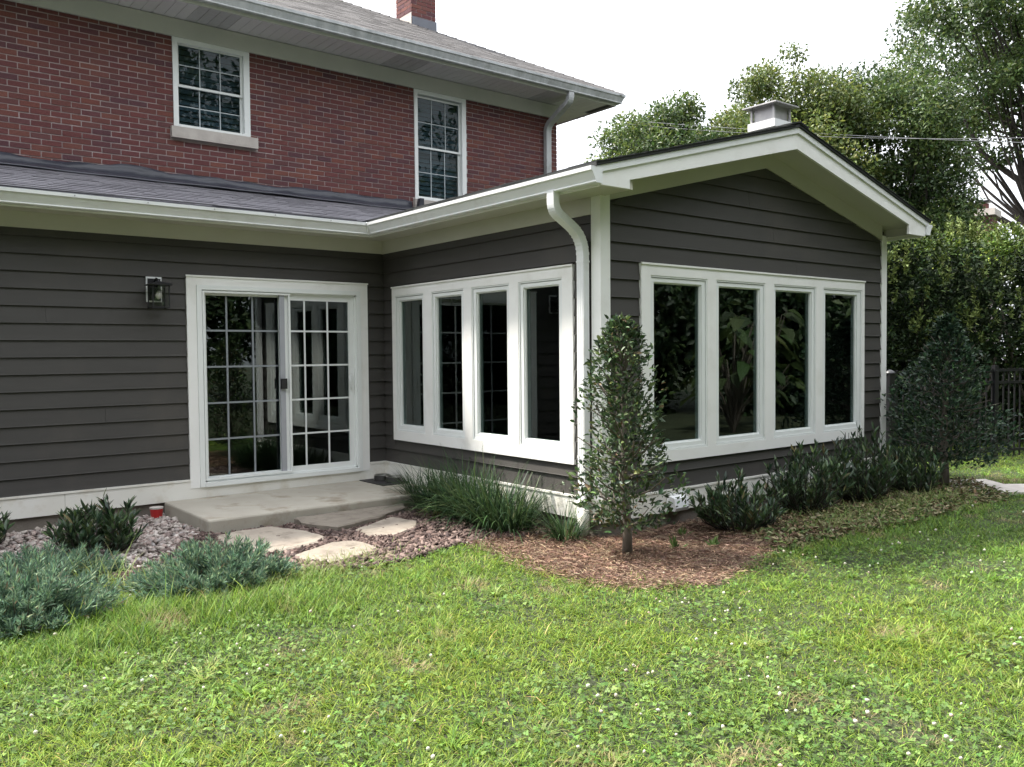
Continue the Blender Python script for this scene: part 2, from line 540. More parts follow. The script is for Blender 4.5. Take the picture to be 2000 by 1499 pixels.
def strips(P, D0, L, W, bend, seg=4, side=None, sag=None):
    """strap blades: start dir D0, bend downward along length"""
    n = len(P)
    D0 = unit(D0)
    hor = D0.copy(); hor[:, 2] = 0; hor = unit(hor)
    S = np.cross(hor, np.array([0, 0, 1.0])) if side is None else side
    S = unit(S)
    L = np.asarray(L)[:, None]; W = np.asarray(W)[:, None]; bend = np.asarray(bend)[:, None]
    rows = []
    p = P.copy(); d = D0.copy()
    for k in range(seg + 1):
        t = k / seg
        wd = W * (1 - t ** 2.2) * (0.7 + 0.3 * min(1, t * 3)) / 2
        if k == seg:
            rows.append(p)
        else:
            rows.append(p + S * wd); rows.append(p - S * wd)
        d = unit(d + np.array([0, 0, -1.0]) * bend * (0.4 + t) / seg + hor * bend * 0.4 / seg)
        p = p + d * L / seg
    V = np.stack(rows, 1)
    m = V.shape[1]
    b = (np.arange(n) * m)[:, None]
    T = []
    for k in range(seg - 1):
        T.append(b + [2 * k, 2 * k + 1, 2 * k + 3]); T.append(b + [2 * k, 2 * k + 3, 2 * k + 2])
    T.append(b + [2 * seg - 2, 2 * seg - 1, 2 * seg])
    return V.reshape(-1, 3), np.concatenate(T, 0), m

def palette(n, cols, jit=0.18, w=None):
    c = np.array(cols)
    i = rng.choice(len(c), n, p=w)
    k = c[i] * (1 + rng.normal(0, jit, (n, 1))) * (1 + rng.normal(0, jit * 0.3, (n, 3)))
    return np.clip(k, 0.002, 1)

def rand_dirs(n):
    return unit(rng.normal(size=(n, 3)))

GZ = -0.34
# ------------------------------------------------------------------ ground
V = [(-120, -120, GZ), (120, -120, GZ), (120, 120, GZ), (-120, 120, GZ)]
g = MB().add(V, [(0, 1, 2, 3)]).build('ground', 'lawn')
tag(g, 'mown green lawn ground of the back garden', kind='structure')

BED = [(-8.0, 0.2), (-8.0, -1.2), (-4.6, -1.5), (-4.28, -1.75), (-3.94, -2.44), (-3.56, -2.52), (-3.29, -2.45), (-2.8, -2.72), (-2.47, -2.86), (-2.1, -3.12), (-1.85, -3.16),
       (-1.5, -3.1), (-1.19, -2.98), (-0.95, -2.9), (-0.92, -3.15), (-1.03, -3.65), (-1.07, -4.14), (-1.0, -4.62), (-0.75, -4.92), (-0.42, -5.02), (-0.05, -4.98), (0.25, -4.82), (0.6, -4.72),
       (1.2, -4.66), (1.8, -4.78), (2.4, -4.9), (3.0, -4.86), (3.6, -4.8), (4.3, -4.9), (5.0, -4.6), (5.3, -4.0), (5.2, -3.2), (4.7, -2.8), (4.7, 0.2)]
bed = MB().add([(x, y, GZ + 0.006) for x, y in BED], [tuple(range(len(BED)))])
tag(bed.build('planting_bed', 'soil'), 'brown planting bed soil along the house walls', kind='structure')

def inside(px, py, poly):
    px, py = np.asarray(px), np.asarray(py)
    r = np.zeros(px.shape, bool)
    n = len(poly)
    j = n - 1
    for i in range(n):
        xi, yi = poly[i]; xj, yj = poly[j]
        c = ((yi > py) != (yj > py)) & (px < (xj - xi) * (py - yi) / ((yj - yi) + 1e-12) + xi)
        r ^= c
        j = i
    return r

# concrete garden path near the right-hand holly
pth = [(4.62, -4.62), (4.86, -4.22), (5.3, -4.0), (5.7, -4.25), (5.45, -4.55), (6.1, -5.1), (6.6, -5.6), (6.2, -5.95), (5.5, -5.35), (5.0, -4.95)]
tag(MB().prism(pth, 'z', GZ - 0.05, GZ + 0.025).build('path', 'limestone'), 'pale stone garden path beside the dark holly', kind='structure')

# ------------------------------------------------------------------ HOUSE
house = empty('house')
tag(house, 'red brick house with dark grey lap siding sunroom addition and white trim', 'house')
L = 3.5708           # depth of the sunroom in front of the door wall
W = 4.58
CH = 0.1545          # siding exposure
APX = 2.275          # ridge x
SOFZ = 2.53

def gable(x):        # top of siding on gable wall
    return 3.045 - 0.246 * abs(x - APX)

# --- siding walls: sheathing (with openings), each plank a piece
def sheath(name, boxes):
    mb = MB()
    for b in boxes:
        mb.box(*b)
    return mb.build(name, 'siding', house)
DL, DR, DT = -2.253, -0.2315, 2.0366
T = 0.12
wallA = sheath('door_wall', [(-8, -2.16, 0, T, -0.2, 2.55), (-0.32, 0.0, 0, T, -0.2, 2.55), (-2.16, -0.32, 0, T, 1.945, 2.55)])
wallB = sheath('window_side_wall', [(0, T, 0.12, -0.305, -0.2, 2.55), (0, T, -3.125, -L, -0.2, 2.55), (0, T, -0.305, -3.125, -0.2, 0.36), (0, T, -0.305, -3.125, 1.895, 2.55),
                                    (0, T, -0.90, -1.05, 0.36, 1.895), (0, T, -1.642, -1.775, 0.36, 1.895), (0, T, -2.38, -2.516, 0.36, 1.895)])
wallC = sheath('gable_wall', [(T, 0.572, -L, -L + T, -0.2, 2.6), (4.05, W, -L, -L + T, -0.2, 2.6), (0.572, 4.05, -L, -L + T, -0.2, 0.35), (0.572, 4.05, -L, -L + T, 1.9, 2.6),
                              (1.342, 1.474, -L, -L + T, 0.35, 1.9), (2.236, 2.385, -L, -L + T, 0.35, 1.9), (3.133, 3.276, -L, -L + T, 0.35, 1.9)])
gm = MB().prism([(0.0, 2.6), (W, 2.6), (APX, 3.17)], 'y', -L + 0.004, -L + T - 0.004)
gm.build('gable_sheathing', 'siding', wallC)
bx('far_side_wall', 'siding', house, W - T, W, -L + T, 1.72, -0.2, 2.6)

PB, PT_ = 0.024, 0.004
def plank(wall, plane, a0, a1, z0, z1, b0=None, b1=None):
    """a0..a1 along wall at the bottom edge, b0..b1 at the top edge"""
    b0 = a0 if b0 is None else b0
    b1 = a1 if b1 is None else b1
    q = [(0.0, z0), (PB, z0), (PB - 0.002, z0 + 0.004), (PT_, z1 + 0.012), (0.0, z1 + 0.012)]
    def P(a, d, z):
        if plane == 'A': return (a, -d, z)
        if plane == 'B': return (-d, a, z)
        return (a, -L - d, z)
    n = len(q)
    V = []
    for e in (0, 1):
        for d, z in q:
            t = (z - z0) / (z1 - z0)
            lo, hi = ((a0, b0) if e == 0 else (a1, b1))
            V.append(P(lo + (hi - lo) * t, d, z))
    F = [tuple(range(n)), tuple(range(2 * n - 1, n - 1, -1))] + [(i, i + n, (i + 1) % n + n, (i + 1) % n) for i in range(n)]
    MB().add(V, F).build('plank', 'siding', wall)

def split(a0, a1, joints):
    pts = [a0] + [j for j in sorted(joints) if min(a0, a1) + .1 < j < max(a0, a1) - .1] + [a1]
    return [(pts[i] + (0.001 if i else 0), pts[i + 1] - (0.001 if i < len(pts) - 2 else 0)) for i in range(len(pts) - 1)]

for i in range(17):
    z0 = i * CH + (0.002 if i == 0 else 0); z1 = (i + 1) * CH
    if z0 < 2.40:
        j = [-5.6 + (i * 1.37) % 2.9] if i % 3 == 1 else []
        if z0 >= DT - 0.03:
            segs = [(-8, 0.0)]
        else:
            segs = [(-8, DL - 0.003), (DR + 0.003, 0.0)]
            if z0 < DT < z1:
                segs = [(-8, DL - 0.003), (DR + 0.003, 0.0)]
                plank(wallA, 'A', DL - 0.003, DR + 0.003, DT + 0.004, z1)
        for s in segs:
            for a, b in split(s[0], s[1], j):
                plank(wallA, 'A', a, b, z0, z1)
        # side wall
        c0, c1 = -L + 0.085, -PB
        if z1 < 0.264 or z0 > 1.985:
            segs = [(c0, c1)]
        else:
            segs = [(c0, -3.263), (-0.236, c1)]
            if z0 < 0.264 < z1:
                plank(wallB, 'B', -3.263, -0.236, z0, 0.25)
            if z0 < 1.989 < z1 and z1 - 1.993 > .02:
                plank(wallB, 'B', -3.263, -0.236, 1.995, z1)
        for s in segs:
            for a, b in split(s[0], s[1], ([-2.9 + (i * 1.1) % 2.4] if i % 4 == 2 else [])):
                plank(wallB, 'B', a, b, z0, z1)
for i in range(20):
    z0 = i * CH + (0.002 if i == 0 else 0); z1 = (i + 1) * CH
    x0, x1 = 0.087, W - 0.088
    def lim(z):
        h = (3.075 - z) / 0.246
        return max(x0, APX - h), min(x1, APX + h)
    if z0 >= 3.03:
        break
    bl, br = lim(z0); tl, tr = lim(z1) if z1 < 3.07 else (APX - .01, APX + .01)
    if z1 < 0.25 or z0 > 1.995:
        for k, (a, b) in enumerate(split(bl, br, ([0.9 + (i * 1.3) % 3.0] if i % 2 else []))):
            plank(wallC, 'C', a, b, z0, z1, tl if a == bl else None, tr if b == br else None)
    else:
        plank(wallC, 'C', x0, 0.452, z0, z1)
        plank(wallC, 'C', 4.109, x1, z0, z1)
        if z0 < 0.25 < z1:
            plank(wallC, 'C', 0.452, 4.109, z0, 0.237)
        if z0 < 2.003 < z1:
            plank(wallC, 'C', 0.452, 4.109, 2.008, z1)

# --- skirt boards and foundation
def skirt(name, segs):
    for s in segs:
        MB().box(*s).build(name, 'base', house)
sk = [(-8, -3.39, -0.034, -0.001, -0.2, -0.018), (-3.387, DL - 0.0, -0.034, -0.001, -0.2, -0.018), (DR, -0.03, -0.034, -0.001, -0.2, -0.018),
      (-0.034, -0.001, -L - 0.02, -0.03, -0.2, -0.018), (0.0, W + 0.02, -L - 0.034, -L - 0.001, -0.2, -0.018)]
skirt('skirt_board', sk)
skirt('skirt_cap', [(-8, DL - 0.001, -0.042, -0.0015, -0.017, 0.001), (DR + 0.001, -0.028, -0.042, -0.0015, -0.017, 0.001),
                    (-0.042, -0.0015, -L - 0.043, -0.028, -0.0175, 0.0005), (-0.0, W + 0.02, -L - 0.042, -L - 0.0015, -0.017, 0.001)])
bx('door_sill_board', 'base', house, DL - 0.001, DR + 0.001, -0.03, -0.001, -0.2, -0.09)
fnd = MB()
fnd.box(-8, 0.0, 0.0, 0.25, -0.8, -0.2005)
fnd.box(0.0, 0.25, -L, 0.25, -0.8, -0.2005)
fnd.box(0.25, W, -L, -L + 0.25, -0.8, -0.2005)
fnd.box(W - 0.25, W, -L + .25, 1.72, -0.8, -0.2005)
fnd.build('foundation', 'foundation', house)

# --- corner boards
bx('corner_board', 'trim', house, -0.027, -0.0, -L - 0.027, -L + 0.084, 0.0, SOFZ)
bx('corner_board', 'trim', house, 0.0005, 0.086, -L - 0.0265, -L - 0.0005, 0.0, SOFZ + 0.03)
bx('corner_board', 'trim', house, W - 0.087, W + 0.024, -L - 0.0265, -L - 0.0005, 0.0, SOFZ + 0.02)
bx('corner_board', 'trim', house, W, W + 0.027, -L, -L + 0.09, 0.0, SOFZ)

# --- frieze, soffit, fascia of the addition
FZ = 2.387
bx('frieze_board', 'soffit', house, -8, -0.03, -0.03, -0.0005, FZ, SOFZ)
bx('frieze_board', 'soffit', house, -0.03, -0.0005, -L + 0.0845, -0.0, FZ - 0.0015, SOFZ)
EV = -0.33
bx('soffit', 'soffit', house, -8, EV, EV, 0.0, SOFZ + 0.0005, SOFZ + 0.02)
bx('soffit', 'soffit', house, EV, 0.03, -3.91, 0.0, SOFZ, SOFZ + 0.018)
bx('fascia', 'trim', house, -8, EV - 0.02, EV - 0.02, EV, SOFZ - 0.012, 2.67)
bx('fascia', 'trim', house, EV - 0.02, EV, -3.909, EV - 0.0205, SOFZ - 0.012, 2.67)
# rake frieze (on gable wall), rake soffit, rake boards
def slope(x, z):
    return z - (0.2455 if z < 3.3 else 0.262) * abs(x - APX)
for s in (-1, 1):
    xe = 0.087 if s < 0 else W - 0.088
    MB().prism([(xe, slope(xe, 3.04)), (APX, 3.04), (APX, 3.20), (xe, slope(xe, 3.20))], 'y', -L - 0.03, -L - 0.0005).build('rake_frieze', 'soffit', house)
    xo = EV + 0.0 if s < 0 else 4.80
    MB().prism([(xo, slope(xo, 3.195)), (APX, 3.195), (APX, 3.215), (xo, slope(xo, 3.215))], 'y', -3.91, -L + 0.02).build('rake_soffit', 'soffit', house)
    xs = -0.03 if s < 0 else 4.447
    xr = -0.345 if s < 0 else 4.815
    poly = [(xr, SOFZ - 0.004), (xs, SOFZ - 0.004), (xs, slope(xs, 3.163)), (APX, 3.163), (APX, 3.315), (xr, slope(xr, 3.315))]
    MB().prism(poly, 'y', -3.936, -3.909).build('rake_board', 'trim', house)
    xc = -0.40 if s < 0 else 4.87
    poly = [(xc, slope(xc, 3.311)), (APX, 3.311), (APX, 3.362), (xc, slope(xc, 3.362))]
    MB().prism(poly, 'y', -3.953, -3.9365).build('rake_drip_edge', 'gutter', house)
# return box closing the rake ends
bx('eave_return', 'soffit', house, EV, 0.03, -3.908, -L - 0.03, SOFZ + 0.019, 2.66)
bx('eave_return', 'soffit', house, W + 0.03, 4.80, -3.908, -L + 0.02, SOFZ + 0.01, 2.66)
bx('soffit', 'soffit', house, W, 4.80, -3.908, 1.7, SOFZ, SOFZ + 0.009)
bx('fascia', 'trim', house, 4.80, 4.82, -3.908, 1.7, SOFZ - 0.012, 2.67)

# --- K-style gutters
KP = [(0, 0), (0.066, 0), (0.074, 0.008), (0.070, 0.018), (0.078, 0.034), (0.094, 0.062), (0.104, 0.082), (0.120, 0.092), (0.122, 0.122), (0.0, 0.122)]
G0 = 2.532
gA = MB().prism([(EV - 0.0205 - d, G0 + z) for d, z in KP], 'x', -8, [EV - 0.0205 - d - 0.0006 for d, z in KP]).build('gutter', 'gutter', house)
for xj in (-5.4, -2.35):
    MB().prism([(EV - 0.0205 - d * 1.02, G0 + z * 1.01 - .0006) for d, z in KP], 'x', xj, xj + .035).build('joint_band', 'gutter', gA)
for xj in np.arange(-7.6, -.5, .61):
    MB().tube([(xj, EV - .146, G0 + .107), (xj, EV - .1395, G0 + .107)], .006, 6).build('hanger_screw', 'galv', gA)
gB = MB()
gB.add([], [])
n = len(KP)
Vv = [(EV - 0.0205 - d, EV - 0.0205 - d + 0.0006, G0 + z) for d, z in KP] + [(EV - 0.0205 - d, -3.945, G0 + z) for d, z in KP]
gB.add(Vv, [tuple(range(n)), tuple(range(2 * n - 1, n - 1, -1))] + [(i, i + n, (i + 1) % n + n, (i + 1) % n) for i in range(n)])
gB = gB.build('gutter', 'gutter', house)
# joint strap at inner mitre and end caps
MB().tube([(EV - 0.10, EV - 0.10, G0 + 0.002), (EV - 0.122, EV - 0.122, G0 + 0.07), (EV - 0.146, EV - 0.146, G0 + 0.12)], 0.010, 6).build('mitre_strip', 'gutter', gB)
MB().prism([(EV - 0.0205 - d * 1.03, G0 + z - 0.001) for d, z in KP], 'y', -3.958, -3.9455).build('end_cap', 'gutter', gB)
gR = MB().prism([(4.8205 + d, G0 + z + 0.01) for d, z in KP], 'y', -3.945, 1.6).build('gutter', 'gutter', house)
MB().prism([(4.8205 + d * 1.03, G0 + z + 0.009) for d, z in KP], 'y', -3.958, -3.9455).build('end_cap', 'gutter', gR)

# --- roofs of the addition
def shingle_course(mb, p0, p1, up, nrm, expo, th, tabs):
    """tabs along p0->p1; each a thin box lying on the slope"""
    p0, p1, up, nrm = map(Vector, (p0, p1, up, nrm))
    Lr = (p1 - p0).length
    d = (p1 - p0).normalized()
    a = 0.0
    while a < Lr - 1e-3:
        b = min(Lr, a + random.uniform(*tabs))
        q = th * random.uniform(0.6, 1.3)
        A, B = p0 + d * (a + 0.001), p0 + d * (b - 0.001)
        low = -random.uniform(0, 0.006)
        V = [A + up * low, B + up * low, B + up * expo * 1.1, A + up * expo * 1.1]
        V2 = [V[0] + nrm * q, V[1] + nrm * q, V[2] + nrm * 0.002, V[3] + nrm * 0.002]
        mb.add(V + V2, [(0, 3, 2, 1), (4, 5, 6, 7), (0, 1, 5, 4), (1, 2, 6, 5), (2, 3, 7, 6), (3, 0, 4, 7)])
        a = b
roofA = MB().prism([(-0.40, 2.655), (1.72, 3.285), (1.72, 3.24), (-0.40, 2.61)], 'x', -8, 2.2).build('low_roof', 'shingle', house)
up = Vector((0, 2.12, 0.63)).normalized(); nr = Vector((0, -0.63, 2.12)).normalized()
mb = MB()
for k in range(16):
    t = k * 0.138
    base = Vector((0, -0.415, 2.653)) + up * t
    x1 = -0.34 + t * 0.99 + 0.12
    shingle_course(mb, (-6.2, base.y, base.z), (min(x1, 2.2), base.y, base.z), up, nr, 0.138, 0.009, (0.12, 0.34))
tag(mb.build('shingles', 'shingle', roofA), kind='stuff')
bx('starter_strip', 'membrane', house, -8, EV - 0.03, -0.425, -0.395, 2.655, 2.668)
# loose black membrane up the brick
mb = MB()
xs_ = np.arange(-8, 1.56, 0.11)
prof = [(1.35, 3.190), (1.45, 3.225), (1.60, 3.268), (1.69, 3.305), (1.712, 3.36), (1.716, 3.40)]
grid = []
for x in xs_:
    lift = 0.012 * math.sin(x * 2.3) + 0.010 * math.sin(x * 5.1 + 1) + 0.022 * math.exp(-((x + 2.3) / 0.16) ** 2) + 0.03 * math.exp(-((x + 0.35) / 0.14) ** 2) - .015
    row = []
    for k, (y, z) in enumerate(prof):
        wv = 0.008 * math.sin(x * 9 + k * 1.7) + 0.006 * math.sin(x * 17 + k)
        row.append((x, y - (0.02 * random.random() if k > 2 else 0) + (0.03 * math.sin(x * 1.7) if k == 0 else 0), z + (0.012 if k < 3 else 0) + wv * (0.4 if k < 3 else 1) + (lift if k >= 4 else lift * 0.3 * (k == 3))))
    grid.append(row)
nv = len(prof)
Vg = [p for r in grid for p in r]
Fg = [(i * nv + k, (i + 1) * nv + k, (i + 1) * nv + k + 1, i * nv + k + 1) for i in range(len(grid) - 1) for k in range(nv - 1)]
mem = MB().add(Vg, Fg).build('flashing_membrane', 'membrane', house, smooth=True)
sm = mem.modifiers.new('thick', 'SOLIDIFY'); sm.thickness = 0.006; sm.offset = 1
MB().tube([(x, 1.33 + 0.03 * math.sin(x * 1.7), 3.2 + 0.004 * math.sin(x * 7)) for x in np.arange(-8, 1.45, 0.2)], 0.009, 5).build('lap_strip', 'membrane', house)
MB().tube([(x, -0.30 + 0.006 * math.sin(x * 3.1), 2.702 + 0.004 * math.sin(x * 2.1)) for x in np.arange(-8, -0.4, 0.25)], 0.006, 5).build('heat_cable', 'black', house)
MB().prism([(1.50, 3.24), (1.60, 3.24), (1.60, 3.43), (1.54, 3.43)], 'y', 1.60, 1.715).build('step_flashing', 'membrane', house)

gr = []
for s in (-1, 1):
    xo = -0.425 if s < 0 else 4.90
    m_ = MB().prism([(xo, slope(xo, 3.366)), (APX, 3.366), (APX, 3.392), (xo, slope(xo, 3.392))], 'y', -3.966, 1.7).build('sunroom_roof', 'shingle_new', house)
    mb = MB()
    ups = Vector((-s * 1.0, 0, 0.2455)).normalized()
    nrs = Vector((s * 0.2455, 0, 1)).normalized()
    for k in range(19):
        x = xo - s * k * 0.138
        if (s < 0 and x > APX - .1) or (s > 0 and x < APX + .1):
            break
        shingle_course(mb, (x, -3.975, slope(x, 3.392)), (x, 1.69, slope(x, 3.392)), ups, nrs, 0.138, 0.010, (0.14, 0.34))
    tag(mb.build('shingles', 'shingle_new', m_), kind='stuff')
MB().prism([(APX - 0.14, 3.37), (APX, 3.405), (APX + 0.14, 3.37), (APX + 0.14, 3.385), (APX, 3.42), (APX - 0.14, 3.385)], 'y', -3.972, 1.7).build('ridge_cap', 'shingle_new', house)

# --- sliding door
door = MB()
FL, FR, FB, FT = -2.1563, -0.3262, -0.0878, 1.9441
for b in [(FL, FL + 0.05, -0.045, 0.10, FB, FT), (FR - 0.05, FR, -0.045, 0.10, FB, FT), (FL + 0.05, FR - 0.05, -0.045, 0.10, FT - 0.045, FT), (FL + 0.05, FR - 0.05, -0.055, 0.10, FB, FB + 0.045)]:
    door.box(*b)
door = door.build('sliding_door', 'vinyl', house)
bx('casing', 'trim', door, DL, FL - 0.001, -0.034, -0.0005, -0.09, DT)
bx('casing', 'trim', door, FR + 0.001, DR, -0.034, -0.0005, -0.09, DT)
bx('casing', 'trim', door, FL - 0.001, FR + 0.001, -0.0335, -0.0005, FT + 0.001, DT)
bx('drip_cap', 'trim', door, DL - 0.006, DR + 0.006, -0.044, -0.0345, DT - 0.012, DT + 0.004)
# inner track steps
for (x0, x1, z0, z1) in [(FL + 0.05, FL + 0.075, FB + 0.045, FT - 0.045), (FR - 0.072, FR - 0.05, FB + 0.045, FT - 0.045), (FL + 0.05, FR - 0.05, FT - 0.062, FT - 0.0455), (FL + 0.05, FR - 0.05, FB + 0.0455, FB + 0.062)]:
    bx('track', 'vinyl', door, x0, x1, -0.018, 0.06, z0, z1)
def panel(x0, x1, z0, z1, y, st, mat, name):
    mb = MB()
    mb.box(x0, x0 + st, y, y + 0.035, z0, z1); mb.box(x1 - st, x1, y, y + 0.035, z0, z1)
    mb.box(x0 + st, x1 - st, y, y + 0.035, z1 - st, z1); mb.box(x0 + st, x1 - st, y, y + 0.035, z0, z0 + st)
    return mb.build(name, mat, door)
# fixed left panel (behind the parked screen), sliding right panel
panel(-2.081, -1.235, -0.030, 1.885, 0.03, 0.035, 'vinyl', 'fixed_panel')
panel(-1.235, -0.398, -0.030, 1.885, 0.0, 0.062, 'vinyl', 'slide_panel')
bx('pane', 'glass', door, -2.046, -1.27, 0.046, 0.05, 0.005, 1.85)
bx('pane', 'glass', door, -1.173, -0.46, 0.016, 0.02, 0.032, 1.823)
ZH = (1.492, 1.122, 0.752, 0.381)
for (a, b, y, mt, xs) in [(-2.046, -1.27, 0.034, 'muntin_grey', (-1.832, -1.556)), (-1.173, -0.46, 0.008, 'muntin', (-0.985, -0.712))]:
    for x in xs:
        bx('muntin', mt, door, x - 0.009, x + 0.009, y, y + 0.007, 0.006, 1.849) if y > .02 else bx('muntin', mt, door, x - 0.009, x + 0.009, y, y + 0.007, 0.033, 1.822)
    for z in ZH:
        bx('muntin', mt, door, a + .001, b - .001, y + 0.001, y + 0.0065, z - 0.009, z + 0.009)
# insect screen parked over the left half: frame in front
panel(-2.098, -1.165, -0.026, 1.892, -0.036, 0.020, 'vinyl', 'screen_frame')
bx('screen_stile', 'screenframe', door, -1.282, -1.2255, -0.02, -0.0005, -0.006, 1.872)
bx('screen_latch', 'black', door, -1.283, -1.218, -0.048, -0.0205, 0.875, 0.985)
hm = MB()
hm.box(-0.437, -0.412, -0.012, -0.0005, 0.83, 1.03)
hm.tube([(-0.44, -0.012, 0.86), (-0.465, -0.05, 0.88), (-0.478, -0.06, 0.93), (-0.465, -0.05, 0.98), (-0.44, -0.012, 1.0)], 0.009, 6)
hm.build('handle', 'vinyl', door)

# --- windows of the sunroom
def bank(plane, cas, sashes, glass, zs, zg, zc):
    """plane B: coordinate along y, outward -x.  plane C: along x, outward -y"""
    def B(mb, a0, a1, d0, d1, z0, z1):
        if plane == 'B': mb.box(-d1, -d0, a0, a1, z0, z1)
        else: mb.box(a0, a1, -L - d1, -L - d0, z0, z1)
        return mb
    s = sorted([tuple(sorted(q)) for q in sashes])
    gl = sorted([tuple(sorted(q)) for q in glass])
    c0, c1 = sorted(cas)
    mb = MB()
    B(mb, c0, s[0][0] - .001, 0.0006, 0.034, zc[0], zc[1])
    B(mb, s[-1][1] + .001, c1, 0.0006, 0.034, zc[0], zc[1])
    B(mb, s[0][0] - .001, s[-1][1] + .001, 0.0006, 0.0335, zs[1] + .001, zc[1])
    B(mb, s[0][0] - .001, s[-1][1] + .001, 0.0006, 0.0335, zc[0], zs[0] - .001)
    for i in range(len(s) - 1):
        B(mb, s[i][1] + .001, s[i + 1][0] - .001, 0.0006, 0.033, zs[0] - .001, zs[1] + .001)
    cs = mb.build('window_casing', 'trim', house)
    B(MB(), c0 - .006, c1 + .006, 0.0345, 0.045, zc[1] - 0.012, zc[1] + 0.004).build('drip_cap', 'trim', cs)
    for (a, b), (ga, gb) in zip(s, gl):
        mb = MB()
        # outer frame, then recessed sash with a narrow shadow gap
        f = 0.014
        B(mb, a, a + f, -0.09, 0.028, zs[0], zs[1]); B(mb, b - f, b, -0.09, 0.028, zs[0], zs[1])
        B(mb, a + f, b - f, -0.09, 0.028, zs[1] - f, zs[1]); B(mb, a + f, b - f, -0.09, 0.03, zs[0], zs[0] + f)
        o = mb.build('window', 'vinyl', house)
        mb = MB()
        k = 0.005
        a2, b2, z0, z1 = a + f + k, b - f - k, zs[0] + f + .002, zs[1] - f - k
        B(mb, a2, ga, -0.05, 0.02, z0, z1); B(mb, gb, b2, -0.05, 0.02, z0, z1)
        B(mb, ga, gb, -0.05, 0.02, zg[1], z1); B(mb, ga, gb, -0.05, 0.02, z0, zg[0])
        # glazing bead
        B(mb, ga, ga + .012, -0.05, 0.006, zg[0], zg[1]); B(mb, gb - .012, gb, -0.05, 0.006, zg[0], zg[1])
        B(mb, ga + .012, gb - .012, -0.05, 0.006, zg[1] - .012, zg[1]); B(mb, ga + .012, gb - .012, -0.05, 0.006, zg[0], zg[0] + .012)
        mb.build('sash', 'vinyl', o)
        B(MB(), ga + .011, gb - .011, -0.016, -0.012, zg[0] + .011, zg[1] - .011).build('pane', 'glass', o)
bank('B', (-0.2383, -3.2603), [(-0.305, -0.900), (-1.050, -1.642), (-1.775, -2.380), (-2.516, -3.125)],
     [(-0.372, -0.853), (-1.110, -1.588), (-1.839, -2.330), (-2.575, -3.070)], (0.372, 1.888), (0.434, 1.834), (0.2637, 1.989))
bank('C', (0.4549, 4.1061), [(0.572, 1.342), (1.474, 2.236), (2.385, 3.133), (3.276, 4.050)],
     [(0.626, 1.276), (1.525, 2.172), (2.427, 3.072), (3.327, 3.968)], (0.350, 1.900), (0.410, 1.846), (0.250, 2.0029))

# --- interior shell so that the panes look into rooms
it = MB()
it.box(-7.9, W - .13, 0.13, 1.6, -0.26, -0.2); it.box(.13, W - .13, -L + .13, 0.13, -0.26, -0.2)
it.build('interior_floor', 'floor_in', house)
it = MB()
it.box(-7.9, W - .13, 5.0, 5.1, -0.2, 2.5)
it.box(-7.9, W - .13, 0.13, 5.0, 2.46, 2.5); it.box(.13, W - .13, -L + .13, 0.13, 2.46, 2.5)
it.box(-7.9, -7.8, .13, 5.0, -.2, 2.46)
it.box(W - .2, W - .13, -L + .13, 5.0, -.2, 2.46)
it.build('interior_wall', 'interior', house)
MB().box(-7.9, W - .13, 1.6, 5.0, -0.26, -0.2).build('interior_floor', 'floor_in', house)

# --- downspouts
def rect(w_, h_):
    return [(-w_ / 2, -h_ / 2), (w_ / 2, -h_ / 2), (w_ / 2, h_ / 2), (-w_ / 2, h_ / 2)]
def corr(w_, h_):
    o = []
    n = 5
    for i in range(n):
        u = -w_ / 2 + w_ * i / n
        o += [(u + .001, -h_ / 2), (u + w_ / n * .8, -h_ / 2 ), (u + w_ / n * .9, -h_ / 2 + .004)]
    o += [(w_ / 2, -h_ / 2), (w_ / 2, h_ / 2), (-w_ / 2, h_ / 2)]
    return o
def arc(pts, r, seg=6):
    """round the corners of a polyline"""
    pts = [Vector(p) for p in pts]
    out = [pts[0]]
    for i in range(1, len(pts) - 1):
        a, b, c = pts[i - 1], pts[i], pts[i + 1]
        rr = min(r, (a - b).length * .45, (c - b).length * .45)
        p0 = b + (a - b).normalized() * rr; p1 = b + (c - b).normalized() * rr
        for k in range(seg + 1):
            t = k / seg
            out.append(p0 * (1 - t) ** 2 + b * 2 * t * (1 - t) + p1 * t * t)
    out.append(pts[-1])
    return out
DSY = -3.435
path = arc([(-0.40, DSY, 2.545), (-0.40, DSY, 2.39), (-0.075, DSY, 2.20), (-0.075, DSY, -0.02)], 0.16, 7)
ds = MB().sweep(path, rect(0.082, 0.066), (0, 1, 0)).build('downspout', 'gutter', house)
for z in (2.06, 0.35):
    bx('strap', 'gutter', ds, -0.111, -0.041, DSY - 0.0435, DSY + 0.0435, z - 0.012, z + 0.012)
# crimped rings of the elbows
for k in range(3, 8):
    p, q = path[k], path[k + 1]
    MB().sweep([p + (q - p) * .3, p + (q - p) * .6], rect(0.086, 0.070), (0, 1, 0)).build('elbow_crimp', 'gutter', ds)
for k in range(10, 15):
    p, q = path[k], path[k + 1]
    MB().sweep([p + (q - p) * .3, p + (q - p) * .6], rect(0.086, 0.070), (0, 1, 0)).build('elbow_crimp', 'gutter', ds)
for u in (-0.026, 0.0, 0.026):
    bx('rib', 'gutter', ds, -0.1105, -0.1075, DSY + u - .005, DSY + u + .005, 0.0, 2.02)
for u in (-0.02, 0.012):
    bx('rib', 'gutter', ds, -0.075 + u - .004, -0.075 + u + .004, DSY - 0.0425, DSY - 0.0405, 0.0, 2.02)
bx('elbow_lip', 'gutter', ds, -0.112, -0.038, DSY - .045, DSY + .045, 1.985, 2.0)
sp = MB().tube([(-0.085, DSY, -0.40), (-0.085, DSY, -0.06)], 0.052, 16).build('standpipe', 'pvc', house, smooth=True)
